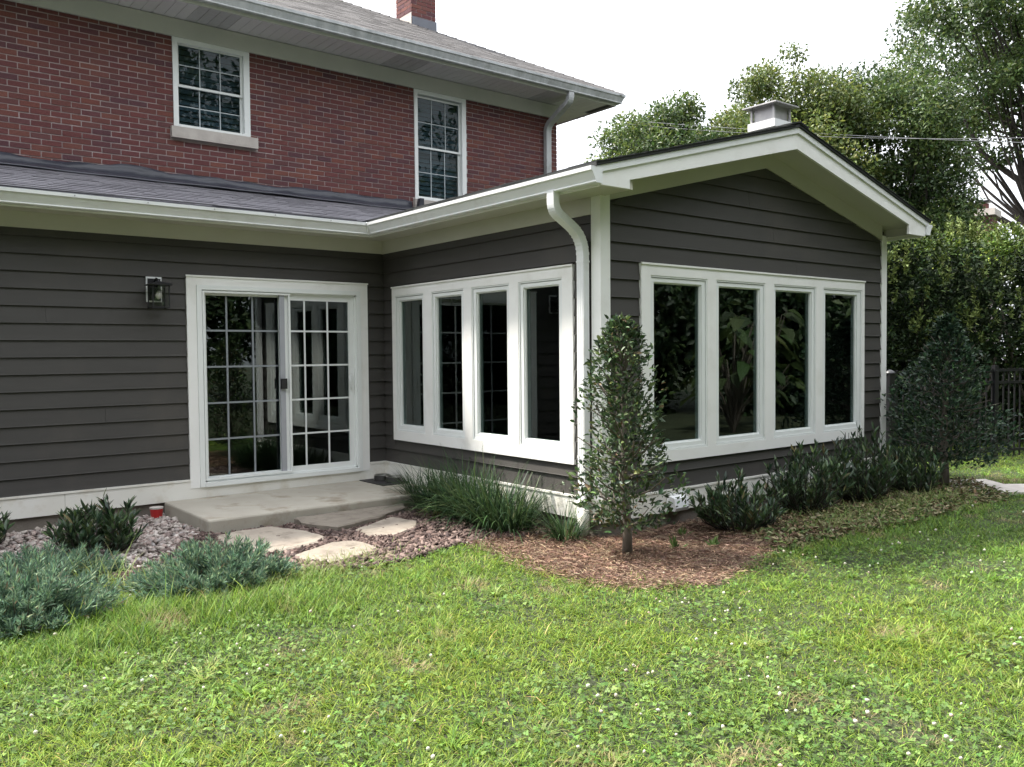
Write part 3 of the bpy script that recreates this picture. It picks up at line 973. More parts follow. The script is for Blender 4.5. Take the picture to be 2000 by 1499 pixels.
MB().tube([(-0.085, DSY, -0.062), (-0.085, DSY, -0.02)], 0.058, 16).build('pipe_collar', 'pvc', sp, smooth=True)
path = arc([(3.96, 1.115, 5.26), (3.96, 1.115, 5.10), (3.98, 1.675, 4.83), (3.98, 1.675, 3.10)], 0.11, 5)
MB().sweep(path, rect(0.10, 0.075), (1, 0, 0)).build('downspout', 'gutter_old', house)
path = arc([(4.87, -3.30, 2.55), (4.87, -3.30, 2.42), (4.65, -3.30, 2.24), (4.65, -3.30, -0.3)], 0.1, 5)
MB().sweep(path, rect(0.08, 0.06), (0, 1, 0)).build('downspout', 'gutter', house)

# --- small vent hood on the gable skirt
vt = MB().prism([(-L - 0.036, -0.19), (-L - 0.10, -0.19), (-L - 0.115, -0.16), (-L - 0.10, -0.075), (-L - 0.036, -0.06)], 'x', 0.80, 0.985).build('vent_hood', 'gutter', house)
bx('vent_plate', 'trim', vt, 0.765, 1.02, -L - 0.0425, -L - 0.0345, -0.198, -0.022)

# --- flue cap behind the ridge
fx, fy, s_ = 4.40, -2.16, 0.175
fc = bx('flue_chase', 'gutter', house, fx - s_, fx + s_, fy - s_, fy + s_, 2.7, 4.02)
bx('flue_base', 'gutter', fc, fx - s_ - .025, fx + s_ + .025, fy - s_ - .025, fy + s_ + .025, 4.02, 4.115)
for sx in (-1, 1):
    for sy_ in (-1, 1):
        bx('cap_post', 'galv', fc, fx + sx * (s_ - .012) - .014, fx + sx * (s_ - .012) + .014, fy + sy_ * (s_ - .012) - .014, fy + sy_ * (s_ - .012) + .014, 4.115, 4.30)
bx('cap_screen', 'galv', fc, fx - s_ + .03, fx + s_ - .03, fy - s_ + .03, fy + s_ - .03, 4.115, 4.30)
c_ = s_ + .075
MB().add([(fx - c_, fy - c_, 4.30), (fx + c_, fy - c_, 4.30), (fx + c_, fy + c_, 4.30), (fx - c_, fy + c_, 4.30), (fx - c_, fy - c_, 4.315), (fx + c_, fy - c_, 4.315), (fx + c_, fy + c_, 4.315), (fx - c_, fy + c_, 4.315), (fx, fy, 4.40)],
         [(3, 2, 1, 0), (0, 1, 5, 4), (1, 2, 6, 5), (2, 3, 7, 6), (3, 0, 4, 7), (4, 5, 8), (5, 6, 8), (6, 7, 8), (7, 4, 8)]).build('cap_lid', 'galv', fc)

# --- brick storey
D = 1.7279
BXR = 4.2225
W1 = (-1.79, -0.8627, 3.937, 4.997)
W2 = (1.5313, 2.4265, 3.43, 4.997)
mo = MB()
yb0, yb1 = D + 0.006, D + 0.20
mo.box(-8, W1[0], yb0, yb1, 2.4, 5.2); mo.box(W1[0], W1[1], yb0, yb1, 2.4, W1[2]); mo.box(W1[0], W1[1], yb0, yb1, W1[3], 5.2)
mo.box(W1[1], W2[0], yb0, yb1, 2.4, 5.2); mo.box(W2[0], W2[1], yb0, yb1, 2.4, W2[2]); mo.box(W2[0], W2[1], yb0, yb1, W2[3], 5.2); mo.box(W2[1], BXR - 0.005, yb0, yb1, 2.4, 5.2)
mo.box(BXR - .2, BXR - 0.005, yb1, 9.0, 2.4, 5.2)
brick_wall = mo.build('brick_wall', 'mortar', house)
BP, BH = 0.2015, 0.0645
unit_bricks = []
for k in range(4):
    me = MB().box(-0.5, 0.5, 0, 0.03, 0, BH - 0.0115).mesh('brick')
    for v in me.vertices:
        v.co.y += random.uniform(-0.0022, 0.0022) * (v.co.y < .01); v.co.z += random.uniform(-0.0016, 0.0016)
    me.materials.append(M['brick'])
    unit_bricks.append(me)
rows = []
r_i = 0
z = 3.20
sills = [(-1.83, -0.784, 3.803, 3.937), (1.50, 2.47, 3.29, 3.43)]
while z < 4.98:
    x = -4.7 - (0.5 * BP if r_i % 2 else 0) + random.uniform(-.004, .004)
    while x < BXR:
        a, b = x + 0.0055, min(x + BP - 0.0055, BXR)
        cuts = [(a, b)]
        for (l, r_, zb, zt) in [W1, W2] + sills:
            if z + BH * .55 > zb and z + BH * .45 < zt:
                nc = []
                for (p, q) in cuts:
                    if q <= l or p >= r_: nc.append((p, q))
                    else:
                        if p < l - .02: nc.append((p, l - .003))
                        if q > r_ + .02: nc.append((r_ + .003, q))
                cuts = nc
        for p, q in cuts:
            if q - p > .02:
                rows.append((p, q, z))
        x += BP
    z += BH
    r_i += 1
def pd(b):
    c = np.array([(b[0] + b[1]) / 2, D, b[2]]) - CAM
    q = c @ _fw
    px = 1000 + 1676.6 * (c @ _r2) / q; py = 749.5 - 1676.6 * (c @ _u2) / q
    vis = -10 < px < 1100 and py > -8 and b[2] > 3.36 and py < 420
    return (0 if vis else 1, q * (1.0 if b[1] - b[0] > .15 else 1.6))
rows.sort(key=pd)
mb = MB()
for i, (p, q, z) in enumerate(rows):
    if i < 300:
        o = bpy.data.objects.new('brick', random.choice(unit_bricks))
        col.objects.link(o)
        o.parent = brick_wall
        o.location = ((p + q) / 2, D + random.uniform(-0.002, 0.002), z + 0.005)
        o.scale = (q - p, 1, 1)
    else:
        d = random.uniform(-0.002, 0.002)
        mb.box(p, q, D + d, D + 0.03, z + 0.005, z + BH - 0.0065)
zz = 3.2
k = 0
while zz < 4.98:                                   # return face round the corner
    yy = D + 0.02 + (0.1 if k % 2 else 0)
    while yy < 6:
        mb.box(BXR - 0.02, BXR + random.uniform(-.001, .002), yy + .0045, min(yy + BP, 8.9) - .0045, zz + .005, zz + BH - .0045)
        yy += BP
    zz += BH
    k += 1
tag(mb.build('bricks', 'brick', brick_wall), kind='stuff')

def upper_window(x0, x1, z0, z1, sill, gx0, gx1, gz0, gz1, zm):
    mb = MB()
    f = 0.055
    mb.box(x0, x0 + f, D - 0.012, D + .12, z0, z1); mb.box(x1 - f - .02, x1, D - 0.012, D + .12, z0, z1)
    mb.box(x0 + f, x1 - f - .02, D - 0.012, D + .12, z1 - 0.07, z1); mb.box(x0 + f, x1 - f - .02, D - 0.02, D + .12, z0, z0 + .035)
    wn = mb.build('window', 'vinyl', house)
    bx('sill', 'limestone', wn, *sill)
    # upper sash (outer) and lower sash (inner)
    for lo, hi, y, nm in ((zm - .012, gz1 + .03, D + .035, 'upper_sash'), (gz0 - .03, zm + .022, D + .062, 'lower_sash')):
        mb = MB()
        a, b = x0 + f + .001, x1 - f - .021
        s = 0.026
        mb.box(a, a + s, y, y + .025, lo, hi); mb.box(b - s, b, y, y + .025, lo, hi); mb.box(a + s, b - s, y, y + .025, hi - s, hi); mb.box(a + s, b - s, y, y + .025, lo, lo + s)
        mb.build(nm, 'vinyl', wn)
        bx('pane', 'glass_up', wn, a + s - .001, b - s + .001, y + .010, y + .014, lo + s - .001, hi - s + .001)
        for t in (1 / 3, 2 / 3):
            xx = a + s + (b - a - 2 * s) * t
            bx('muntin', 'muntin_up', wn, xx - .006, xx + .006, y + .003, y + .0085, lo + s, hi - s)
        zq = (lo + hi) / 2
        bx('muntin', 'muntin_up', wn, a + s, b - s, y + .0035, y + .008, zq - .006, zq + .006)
    mb = MB()
    zz = z0 + .05
    while zz < z1 - .07:
        mb.add([(x0 + .05, D + .15, zz), (x1 - .06, D + .15, zz), (x1 - .06, D + .175, zz + .062), (x0 + .05, D + .175, zz + .062), (x0 + .05, D + .153, zz), (x1 - .06, D + .153, zz), (x1 - .06, D + .178, zz + .062), (x0 + .05, D + .178, zz + .062)],
               [(0, 1, 2, 3), (7, 6, 5, 4), (0, 4, 5, 1), (2, 6, 7, 3), (1, 5, 6, 2), (0, 3, 7, 4)])
        zz += .066
    mb.build('blind', 'blind', wn)
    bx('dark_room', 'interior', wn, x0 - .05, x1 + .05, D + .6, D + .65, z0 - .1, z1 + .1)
upper_window(*W1, (-1.828, -0.784, D - 0.055, D + 0.04, 3.805, 3.936), -1.713, -0.99, 3.985, 4.91, 4.44)
upper_window(*W2, (1.502, 2.468, D - 0.055, D + 0.04, 3.292, 3.429), 1.58, 2.29, 3.5, 4.88, 4.19)

# frieze, vinyl soffit boards, fascia, gutter of the brick storey
bx('upper_frieze', 'frieze_old', house, -8, BXR + .03, D - 0.03, D + .005, 4.985, 5.19)
EY, EX = 1.155, 4.96
SZ = 5.20
me_s = {}
for nm, mt in (('p', 'soffit_vinyl'), ('v', 'soffit_vent')):
    me = MB().box(0, 0.1195, EY + .001, D + 0.02, SZ, SZ + .012).mesh('soffit_board')
    me.materials.append(M[mt])
    me_s[nm] = me
sof = bx('upper_soffit', 'mat', house, -8, EX, EY, D + .02, SZ + .0125, SZ + .03)
x = -5.0
i = 0
while x < EX - .13:
    vent = (i % 21) in (6, 7, 8, 9) 
    o = bpy.data.objects.new('soffit_board', me_s['v' if vent else 'p'])
    o.location = (x, 0, 0)
    col.objects.link(o)
    o.parent = sof
    x += 0.1245
    i += 1
y = D + 0.03
while y < 8:
    o = MB().box(BXR + .03, EX, y, y + .1195, SZ, SZ + .012).build('soffit_board', 'soffit_vinyl', sof)
    y += .1245
bx('upper_fascia', 'frieze_old', house, -8, EX + .02, EY - .02, EY, SZ - .015, 5.35)
bx('upper_fascia', 'frieze_old', house, EX, EX + .02, EY + .001, 9, SZ - .015, 5.35)
K2 = [(d * 0.9, z * 1.12) for d, z in KP]
gU = MB().prism([(EY - .0205 - d, 5.222 + z) for d, z in K2], 'x', -8, [EX + .02 + d for d, z in K2]).build('upper_gutter', 'gutter_old', house)
gU2 = MB()
n = len(K2)
Vv = [(EX + .02 + d, EY - .0205 - d + .0006, 5.222 + z) for d, z in K2] + [(EX + .02 + d, 9.0, 5.222 + z) for d, z in K2]
gU2.add(Vv, [tuple(range(n)), tuple(range(2 * n - 1, n - 1, -1))] + [(i, i + n, (i + 1) % n + n, (i + 1) % n) for i in range(n)])
gU2.build('upper_gutter', 'gutter_old', house)
# hip roof
RS = 0.53
X0, Y0, Z0 = 5.06, 1.054, 5.36
TT = 4.6
V = [(-8, Y0, Z0), (X0, Y0, Z0), (X0 - TT, Y0 + TT, Z0 + RS * TT), (-8, Y0 + TT, Z0 + RS * TT), (X0, Y0 + 2 * TT, Z0), (-8, Y0 + 2 * TT, Z0)]
V2 = [(a, b, c - .03) for a, b, c in V]
hr = MB().add(V + V2, [(0, 1, 2, 3), (1, 4, 2), (2, 4, 5, 3), (6, 9, 8, 7), (7, 8, 10), (8, 9, 11, 10), (0, 6, 7, 1), (1, 7, 10, 4), (4, 10, 11, 5), (0, 3, 9, 6), (3, 5, 11, 9)]).build('hip_roof', 'shingle_old', house)
mb = MB()
upv = Vector((0, 1, RS)).normalized(); nv_ = Vector((0, -RS, 1)).normalized()
for k in range(34):
    t = k * 0.12
    if t > TT - .1: break
    shingle_course(mb, (-5.5, Y0 + t - .01, Z0 + RS * t), (X0 - t + .01, Y0 + t - .01, Z0 + RS * t), upv, nv_, 0.135, 0.006, (0.14, 0.36))
# hip caps
hd = Vector((-1, 1, RS)).normalized()
for k in range(40):
    p = Vector((X0 + .01, Y0 - .01, Z0 + .012)) + hd * k * 0.17
    if k * .17 * .66 > TT: break
    q = p + hd * .2
    a, b = Vector((-.11, -.04, -.045)), Vector((.04, .11, -.045))
    mb.add([p + a, p + Vector((0, 0, .012)), p + b, q + a, q + Vector((0, 0, 0.0)), q + b], [(0, 1, 4, 3), (1, 2, 5, 4)])
tag(mb.build('shingles', 'shingle_old', hr), kind='stuff')
# brick chimney on the hip
cx0, cx1, cy0, cy1 = 2.62, 3.10, 3.50, 3.98
ch = bx('chimney', 'mortar', house, cx0 + .006, cx1 - .006, cy0 + .006, cy1 - .006, 5.9, 8.2)
mb = MB()
z = 6.3
k = 0
while z < 8.2:
    x = cx0 - (0.1 if k % 2 else 0)
    while x < cx1:
        a, b = max(x + .0045, cx0), min(x + BP - .0045, cx1)
        if b - a > .02: mb.box(a, b, cy0 + random.uniform(-.002, .002), cy0 + .02, z + .005, z + BH - .0045)
        x += BP
    y = cy0 + .021 - (0 if k % 2 else 0.1)
    while y < cy1:
        a, b = max(y + .0045, cy0 + .021), min(y + BP - .0045, cy1)
        if b - a > .02: mb.box(cx0 + random.uniform(-.002, .002), cx0 + .02, a, b, z + .005, z + BH - .0045)
        y += BP
    z += BH
    k += 1
tag(mb.build('bricks', 'brick', ch), kind='stuff')
bx('chimney_flashing', 'lead', ch, cx0 + .01, cx1 + .012, cy0 - .012, cy0 - .0025, 6.3, 6.80)
bx('chimney_flashing', 'limestone', ch, cx0 - .010, cx0 - .0025, cy0 - .012, cy1, 6.3, 6.86)

# ------------------------------------------------------------------ wall lantern
lan = empty('wall_lantern', (-2.56, -0.02, 1.88))
tag(lan, 'black metal wall lantern with clear glass shade beside the sliding door', 'lantern')
def lb(name, mat, *c):
    return MB().box(*c).build(name, mat, lan)
lb('back_plate', 'vinyl', -0.072, 0.072, -0.012, 0.004, -0.12, 0.124)
lb('plate_face', 'black', -0.060, 0.060, -0.02, -0.0125, -0.106, 0.106)
MB().tube([(0.0, -0.02, 0.075), (0.0, -0.09, 0.10), (0.0, -0.15, 0.085), (0.0, -0.16, 0.05)], 0.011, 8).build('arm', 'black', lan, True)
MB().add([(-.1, -.27, .03), (.1, -.27, .03), (.1, -.05, .03), (-.1, -.05, .03), (-.1, -.27, .042), (.1, -.27, .042), (.1, -.05, .042), (-.1, -.05, .042), (0, -.16, .075)],
         [(3, 2, 1, 0), (0, 1, 5, 4), (1, 2, 6, 5), (2, 3, 7, 6), (3, 0, 4, 7), (4, 5, 8), (5, 6, 8), (6, 7, 8), (7, 4, 8)]).build('lantern_roof', 'black', lan)
for sx in (-1, 1):
    for yy in (-.235, -.085):
        lb('cage_bar', 'black', sx * .075 - .005, sx * .075 + .005, yy - .005, yy + .005, -.175, .03)
cb = MB()
for yy in (-.235, -.085): cb.box(-.08, .08, yy - .0055, yy + .0055, -.185, -.1755)
for sx in (-1, 1): cb.box(sx * .075 - .0055, sx * .075 + .0055, -.229, -.091, -.185, -.1755)
cb.build('cage_ring', 'black', lan)
for (a, b, c, d) in ((-.069, .069, -.233, -.231), (-.069, .069, -.089, -.087)):
    lb('glass_pane', 'lampglass', a, b, c, d, -.174, .029)
MB().tube([(0, -.16, .03), (0, -.16, -.02)], 0.02, 10).build('socket', 'black', lan)
MB().tube([(0, -.16, -.02), (0, -.16, -.04), (0, -.16, -.06), (0, -.16, -.085), (0, -.16, -.10)], [.014, .024, .031, .026, .006], 12).build('bulb', 'bulb', lan, True)

# ------------------------------------------------------------------ step, flagstones, small things
me = MB().box(-2.515, -0.05, -1.30, -0.036, -0.42, -0.19).mesh('concrete_step')
st = link('concrete_step', me, 'concrete')
bv = st.modifiers.new('bevel', 'BEVEL'); bv.width = 0.018; bv.segments = 2
tag(st, 'low grey concrete slab step in front of the sliding door', 'step')

def flagstone(pts, top, label):
    c = np.mean(pts, 0)
    out = []
    n = len(pts)
    for i in range(n):
        a, b = np.array(pts[i]), np.array(pts[(i + 1) % n])
        for t in (0, 0.33, 0.66):
            p = a + (b - a) * t
            p = p + rng.normal(0, 0.009, 2) * (1 if t else .5)
            p[1] = min(p[1], -1.312)
            out.append(p)
    mb = MB()
    m = len(out)
    V = [(p[0], p[1], GZ - .03) for p in out] + [(p[0], p[1], top - .012 + random.uniform(-.004, .004)) for p in out] + \
        [(c[0] + (p[0] - c[0]) * .955, c[1] + (p[1] - c[1]) * .955, top + random.uniform(-.003, .003)) for p in out] + \
        [(c[0] + (p[0] - c[0]) * .55, c[1] + (p[1] - c[1]) * .55, top + random.uniform(-.007, .006)) for p in out] + [(c[0], c[1], top)]
    F = []
    for lv in range(3):
        for i in range(m):
            F.append((lv * m + i, lv * m + (i + 1) % m, (lv + 1) * m + (i + 1) % m, (lv + 1) * m + i))
    for i in range(m):
        F.append((3 * m + i, 3 * m + (i + 1) % m, 4 * m))
    tag(mb.add(V, F).build('flagstone', 'flag'), label, 'flagstone', 'stepping stones below the concrete step')
FLAGS = [([(-2.5, -1.47), (-2.27, -1.39), (-2.0, -1.41), (-1.83, -1.79), (-1.81, -2.12), (-1.96, -2.27), (-2.26, -2.35), (-2.42, -2.33), (-2.53, -2.08), (-2.56, -1.7)], -0.290, 'rounded grey flagstone by the corner of the concrete step'),
         ([(-1.74, -1.33), (-1.45, -1.315), (-1.0, -1.315), (-0.55, -1.315), (-0.64, -1.47), (-1.1, -1.76), (-1.61, -1.94), (-1.7, -1.73), (-1.76, -1.51)], -0.262, 'long raised flagstone along the front edge of the concrete step'),
         ([(-1.49, -2.01), (-1.28, -1.89), (-0.92, -1.69), (-0.84, -2.0), (-1.02, -2.27), (-1.34, -2.43), (-1.49, -2.26)], -0.298, 'small flagstone nearest the strap leaved plants'),
         ([(-2.31, -2.55), (-2.15, -2.47), (-1.85, -2.31), (-1.66, -2.4), (-1.64, -2.74), (-1.92, -2.89), (-2.16, -2.94), (-2.31, -2.72)], -0.300, 'tan flagstone next to the lawn edge'),
         ([(-3.36, -2.22), (-3.3, -2.42), (-2.98, -2.44), (-2.9, -2.24), (-3.1, -2.12)], -0.312, 'half hidden pale flagstone between the blue green junipers')]
for pts_, top_, lab_ in FLAGS:
    flagstone(pts_, top_, lab_)

# red cup
cup = MB().tube([(-2.625, -0.17, -0.36), (-2.625, -0.17, -0.225)], [0.046, 0.060], 20).build('red_cup', 'red', None, False)
tag(cup, 'small red plastic cup with pale rim on the gravel by the wall', 'cup')
MB().tube([(-2.625, -0.17, -0.226), (-2.625, -0.17, -0.212)], [0.063, 0.063], 20).build('rim', 'limestone', cup)
# mat and bowls
mt = MB().box(-0.40, -0.06, -0.62, -0.09, -0.189, -0.180).build('door_mat', 'mat')
tag(mt, 'dark rubber mat on the corner of the concrete step', 'mat')
for i, (bxx, byy, lab) in enumerate([(-0.20, -0.26, 'steel pet bowl on the dark mat nearer the door'), (-0.17, -0.47, 'steel pet bowl on the dark mat nearer the plants')]):
    pr = [(0.085, -.18), (0.10, -.165), (0.088, -.125), (0.097, -.12), (0.084, -.122), (0.070, -.165), (0.0, -.168)]
    mb = MB()
    V = []
    for (r_, z) in pr:
        for k in range(20):
            V.append((bxx + r_ * math.cos(k * math.pi / 10), byy + r_ * math.sin(k * math.pi / 10), z))
    F = [(a * 20 + k, a * 20 + (k + 1) % 20, (a + 1) * 20 + (k + 1) % 20, (a + 1) * 20 + k) for a in range(len(pr) - 1) for k in range(20)]
    b = mb.add(V, F).build('pet_bowl', 'steel', None, True)
    tag(b, lab, 'bowl', 'bowls on the mat')

# ------------------------------------------------------------------ fence
F0, F1 = np.array([6.05, -2.88]), np.array([9.6, -4.12])
fd = (F1 - F0) / np.linalg.norm(F1 - F0)
fl = np.linalg.norm(F1 - F0)
fence = empty('fence', (F0[0], F0[1], GZ), math.atan2(fd[1], fd[0]))
tag(fence, 'black metal picket fence in front of the tall yew hedge', 'fence')
for z in (1.10, 1.27, 0.14):
    bx('rail', 'black', fence, 0, fl, -.016, .016, z - .018, z + .018)
x = 0.12
pk = MB().box(-.009, .009, -.009, .009, .05, 1.30).mesh('picket')
pk.materials.append(M['black'])
while x < fl:
    o = bpy.data.objects.new('picket', pk)
    o.location = (x, 0, 0)
    col.objects.link(o)
    o.parent = fence
    x += .105
for x in (0.0, 1.85, 3.70):
    if x <= fl:
        w_ = .062 if x == 0 else .032
        p = bx('post', 'black', fence, x - w_, x + w_, -w_, w_, 0.0, 1.25 if x == 0 else 1.34)
        MB().tube([(x, 0, 1.25), (x, 0, 1.262), (x, 0, 1.29), (x, 0, 1.31)], [w_ * 1.25, w_ * 1.25, w_ * .8, .01], 14).build('post_cap', 'black', p, True)

# ------------------------------------------------------------------ plants
def add_leaf_mesh(parts):
    Vs, Ts, Cs = [], [], []
    k = 0
    for V, T, C in parts:
        Vs.append(V); Ts.append(T + k); Cs.append(C)
        k += len(V)
    return np.concatenate(Vs), np.concatenate(Ts), np.concatenate(Cs)

def tube_np(path, rad, n=6):
    mb = MB().tube(path, rad, n)
    return mb

def conical_holly(base, h, prof, nleaf, leaf, label, cols, lean=(0, 0), bare=0.16, seed=1, rtrunk=0.035):
    t = empty('holly_tree', (base[0], base[1], GZ))
    tag(t, label, 'tree', 'young upright hollies by the sunroom')
    r = np.random.default_rng(seed)
    tr = MB()
    tr.tube([(0, 0, -.03), (0.005, 0.0, .10 * h), (-0.01, 0.01, .3 * h), (lean[0] * .6, lean[1] * .6, .6 * h), (lean[0], lean[1], .93 * h)], [rtrunk * 1.25, rtrunk, rtrunk * .8, rtrunk * .5, .006], 8)
    hs, rs = zip(*prof)
    ax = lambda f: np.stack([lean[0] * f, lean[1] * f], -1)
    for i in range(70):
        f = r.uniform(.10, .9)
        a = r.uniform(0, 6.283)
        R_ = np.interp(f + .08, hs, rs) * r.uniform(.6, 1.0)
        c = ax(f)
        z0_, z1_ = f * h, (f + r.uniform(.06, .16)) * h
        p0 = (c[0], c[1], z0_)
        p2 = (c[0] + R_ * math.cos(a), c[1] + R_ * math.sin(a), min(z1_, h * .97))
        p1 = (c[0] + R_ * .55 * math.cos(a + .15), c[1] + R_ * .55 * math.sin(a + .15), (z0_ * .6 + z1_ * .4))
        tr.tube([p0, p1, p2], [.010, .007, .003], 5, False)
    tr.build('trunk', 'bark', t, True)
    n = nleaf
    f = bare + (1 - bare) * r.random(n * 2) ** 1.05
    a = r.uniform(0, 6.283, n * 2)
    lum = 0.42 + 0.95 * vnoise(np.cos(a) * 1.6 + f * 2.2, np.sin(a) * 1.6 + f * 5.5, .62, seed)
    R_ = np.interp(f, hs, rs) * lum
    q = r.random(n * 2) ** .42
    P = np.stack([lean[0] * f + np.cos(a) * R_ * q, lean[1] * f + np.sin(a) * R_ * q, f * h + r.normal(0, .02, n * 2)], 1)
    hole = vnoise(P[:, 0] * 3 + P[:, 2] * 2.1, P[:, 1] * 3 + P[:, 2] * 3.3, .32, seed + 5)
    keep = np.where(hole > .36 - .1 * q)[0][:n]
    P, a, f, q = P[keep], a[keep], f[keep], q[keep]
    out = np.stack([np.cos(a), np.sin(a), np.full(len(a), .45)], 1)
    Dd = unit(out * .8 + r.normal(0, .55, (len(a), 3)) + [0, 0, .25])
    N = unit(r.normal(0, .7, (len(a), 3)) + out * .4 + [0, 0, .7])
    LL = leaf * r.uniform(.55, 1.35, len(a))
    V, T_, m = leaves6(P, Dd, N, LL, LL * r.uniform(.36, .52, len(a)), .2, .18)
    C = np.repeat(palette(len(a), *cols), m, 0)
    link('crown', np_mesh('crown', V, T_, C), 'holly', t)
    return t
HC = ([(0.040, 0.068, 0.030), (0.060, 0.10, 0.040), (0.026, 0.048, 0.024), (0.11, 0.155, 0.055), (0.14, 0.10, 0.05)], .28, [.32, .3, .18, .16, .04])
conical_holly((-0.27, -4.12), 1.82, [(0, .05), (.16, .26), (.26, .44), (.36, .47), (.5, .38), (.66, .30), (.8, .24), (.9, .18), (.97, .10), (1, .05)], 4700, .047,
              'slim conical holly tree with visible trunk in front of the sunroom corner', HC, (-.02, .03), .13, 3)
conical_holly((4.87, -4.15), 1.92, [(0, .1), (.12, .35), (.2, .58), (.32, .66), (.5, .62), (.66, .48), (.8, .34), (.9, .2), (.97, .1), (1, .04)], 7500, .055,
              'broad dark conical holly tree beside the stone path and black fence', ([(0.024, 0.048, 0.028), (0.040, 0.075, 0.038), (0.016, 0.034, 0.022), (0.075, 0.125, 0.055)], .28, [.36, .3, .2, .14]), (.05, .0), .14, 8, .05)

def laurel(base, rx, ry, h, nst, label, group, leaf=.085, seed=1, cols=None):
    t = empty('laurel_shrub', (base[0], base[1], GZ))
    tag(t, label, 'shrub', group)
    r = np.random.default_rng(seed)
    stems = MB()
    Ps, Ds = [], []
    for i in range(nst):
        a = r.uniform(0, 6.283); q = math.sqrt(r.random())
        tip = np.array([math.cos(a) * q * rx, math.sin(a) * q * ry, h * (1 - .38 * q * q) * r.uniform(.55, 1.22)])
        b0 = np.array([math.cos(a) * q * rx * .3, math.sin(a) * q * ry * .3, 0])
        mid = b0 * .5 + tip * .5 + np.array([math.cos(a), math.sin(a), 0]) * .06
        stems.tube([b0, mid, tip], [.007, .005, .003], 5, False)
        k = int(r.integers(16, 28))
        ts = r.uniform(.12, 1.0, k) ** .8
        pts = ((1 - ts) ** 2)[:, None] * b0 + (2 * ts * (1 - ts))[:, None] * mid + (ts ** 2)[:, None] * tip
        d = unit(tip - mid)
        an = np.arange(k) * 2.4 + r.random(k)
        spread = r.uniform(.45, 1.1, k) * (1.35 - ts * .8)
        hd_ = np.stack([np.cos(an), np.sin(an), np.zeros(k)], 1)
        Ds.append(unit(d[None] * .9 + hd_ * spread[:, None])); Ps.append(pts)
    P = np.concatenate(Ps); Dd = np.concatenate(Ds)
    n = len(P)
    N = unit(np.array([0, 0, 1.0]) - Dd * (Dd[:, 2:3]) + r.normal(0, .3, (n, 3)))
    LL = leaf * r.uniform(.65, 1.25, n)
    V, T_, m = leaves6(P, Dd, N, LL, LL * r.uniform(.20, .29, n), .14, .10)
    cols = cols or ([(0.036, 0.068, 0.032), (0.055, 0.095, 0.042), (0.026, 0.05, 0.028), (0.095, 0.14, 0.055), (0.13, 0.11, 0.05)], .2, [.33, .3, .17, .17, .03])
    C = np.repeat(palette(n, *cols), m, 0)
    stems.build('stems', 'bark_dark', t, True)
    link('leaves', np_mesh('leaves', V, T_, C), 'laurel', t)
GL = 'glossy laurel shrubs along the house'
laurel((-3.42, -1.42), .36, .34, .40, 52, 'glossy laurel shrub in the pebbles under the siding wall', GL, .095, 21)
laurel((-4.18, -0.75), .26, .3, .42, 30, 'laurel shrub tips over the skirt board below the siding, past the juniper mound', GL, .09, 22)
laurel((1.10, -4.12), .46, .34, .44, 70, 'low laurel shrub next to the vent hood', GL, .085, 23)
laurel((2.30, -4.02), .52, .36, .58, 90, 'laurel shrub under the gable windows, between two other laurels', GL, .085, 24)
laurel((3.25, -4.05), .52, .36, .66, 90, 'tall laurel shrub at the far corner board of the gable wall', GL, .085, 25)
laurel((4.15, -4.15), .40, .34, .46, 60, 'laurel shrub at the foot of the broad dark holly', GL, .085, 26)

def clump(base, n, length, spread, label, seed, cols=None, wid=.0125):
    t_r = np.random.default_rng(seed)
    a = t_r.uniform(0, 6.283, n); q = np.sqrt(t_r.random(n))
    P = np.stack([np.cos(a) * q * spread, np.sin(a) * q * spread, np.full(n, -.01)], 1)
    out = np.stack([np.cos(a + t_r.normal(0, .6, n)), np.sin(a + t_r.normal(0, .6, n)), t_r.uniform(.7, 3.4, n)], 1)
    Ln = length * t_r.uniform(.55, 1.15, n)
    V, T_, m = strips(P, out, Ln, wid * t_r.uniform(.7, 1.2, n), t_r.uniform(.35, 1.7, n), 5)
    cols = cols or ([(0.03, 0.062, 0.024), (0.045, 0.085, 0.03), (0.02, 0.044, 0.022), (0.08, 0.11, 0.045)], .2, [.35, .3, .25, .1])
    C = np.repeat(palette(n, *cols), m, 0)
    o = link('strap_leaf_clump', np_mesh('strap_leaf_clump', V, T_, C), 'strap')
    o.location = (base[0], base[1], GZ)
    tag(o, label, 'plant', 'arching strap leaved clumps along the side wall')
clump((-0.28, -1.20), 240, .50, .12, 'strap leaved clump beside the pet bowls and step', 31)
clump((-0.34, -1.62), 330, .62, .16, 'strap leaved clump beside the front edge of the concrete step', 32)
clump((-0.32, -2.05), 360, .74, .18, 'tall strap leaved clump in the middle of the row under the side windows', 33)
clump((-0.36, -2.45), 360, .74, .18, 'tall strap leaved clump second from the downspout end of the row', 34)
clump((-0.42, -2.82), 380, .66, .19, 'wide dark strap leaved clump ending the row under the side windows', 35)
clump((-0.28, -3.42), 150, .42, .10, 'small lone strap leaved clump at the foot of the downspout', 36)
clump((-0.62, -1.92), 70, .22, .08, 'low yellow green grassy clump at the edge of the chips', 37, ([(0.11, 0.14, 0.04), (0.08, 0.11, 0.03)], .2, None), .008)

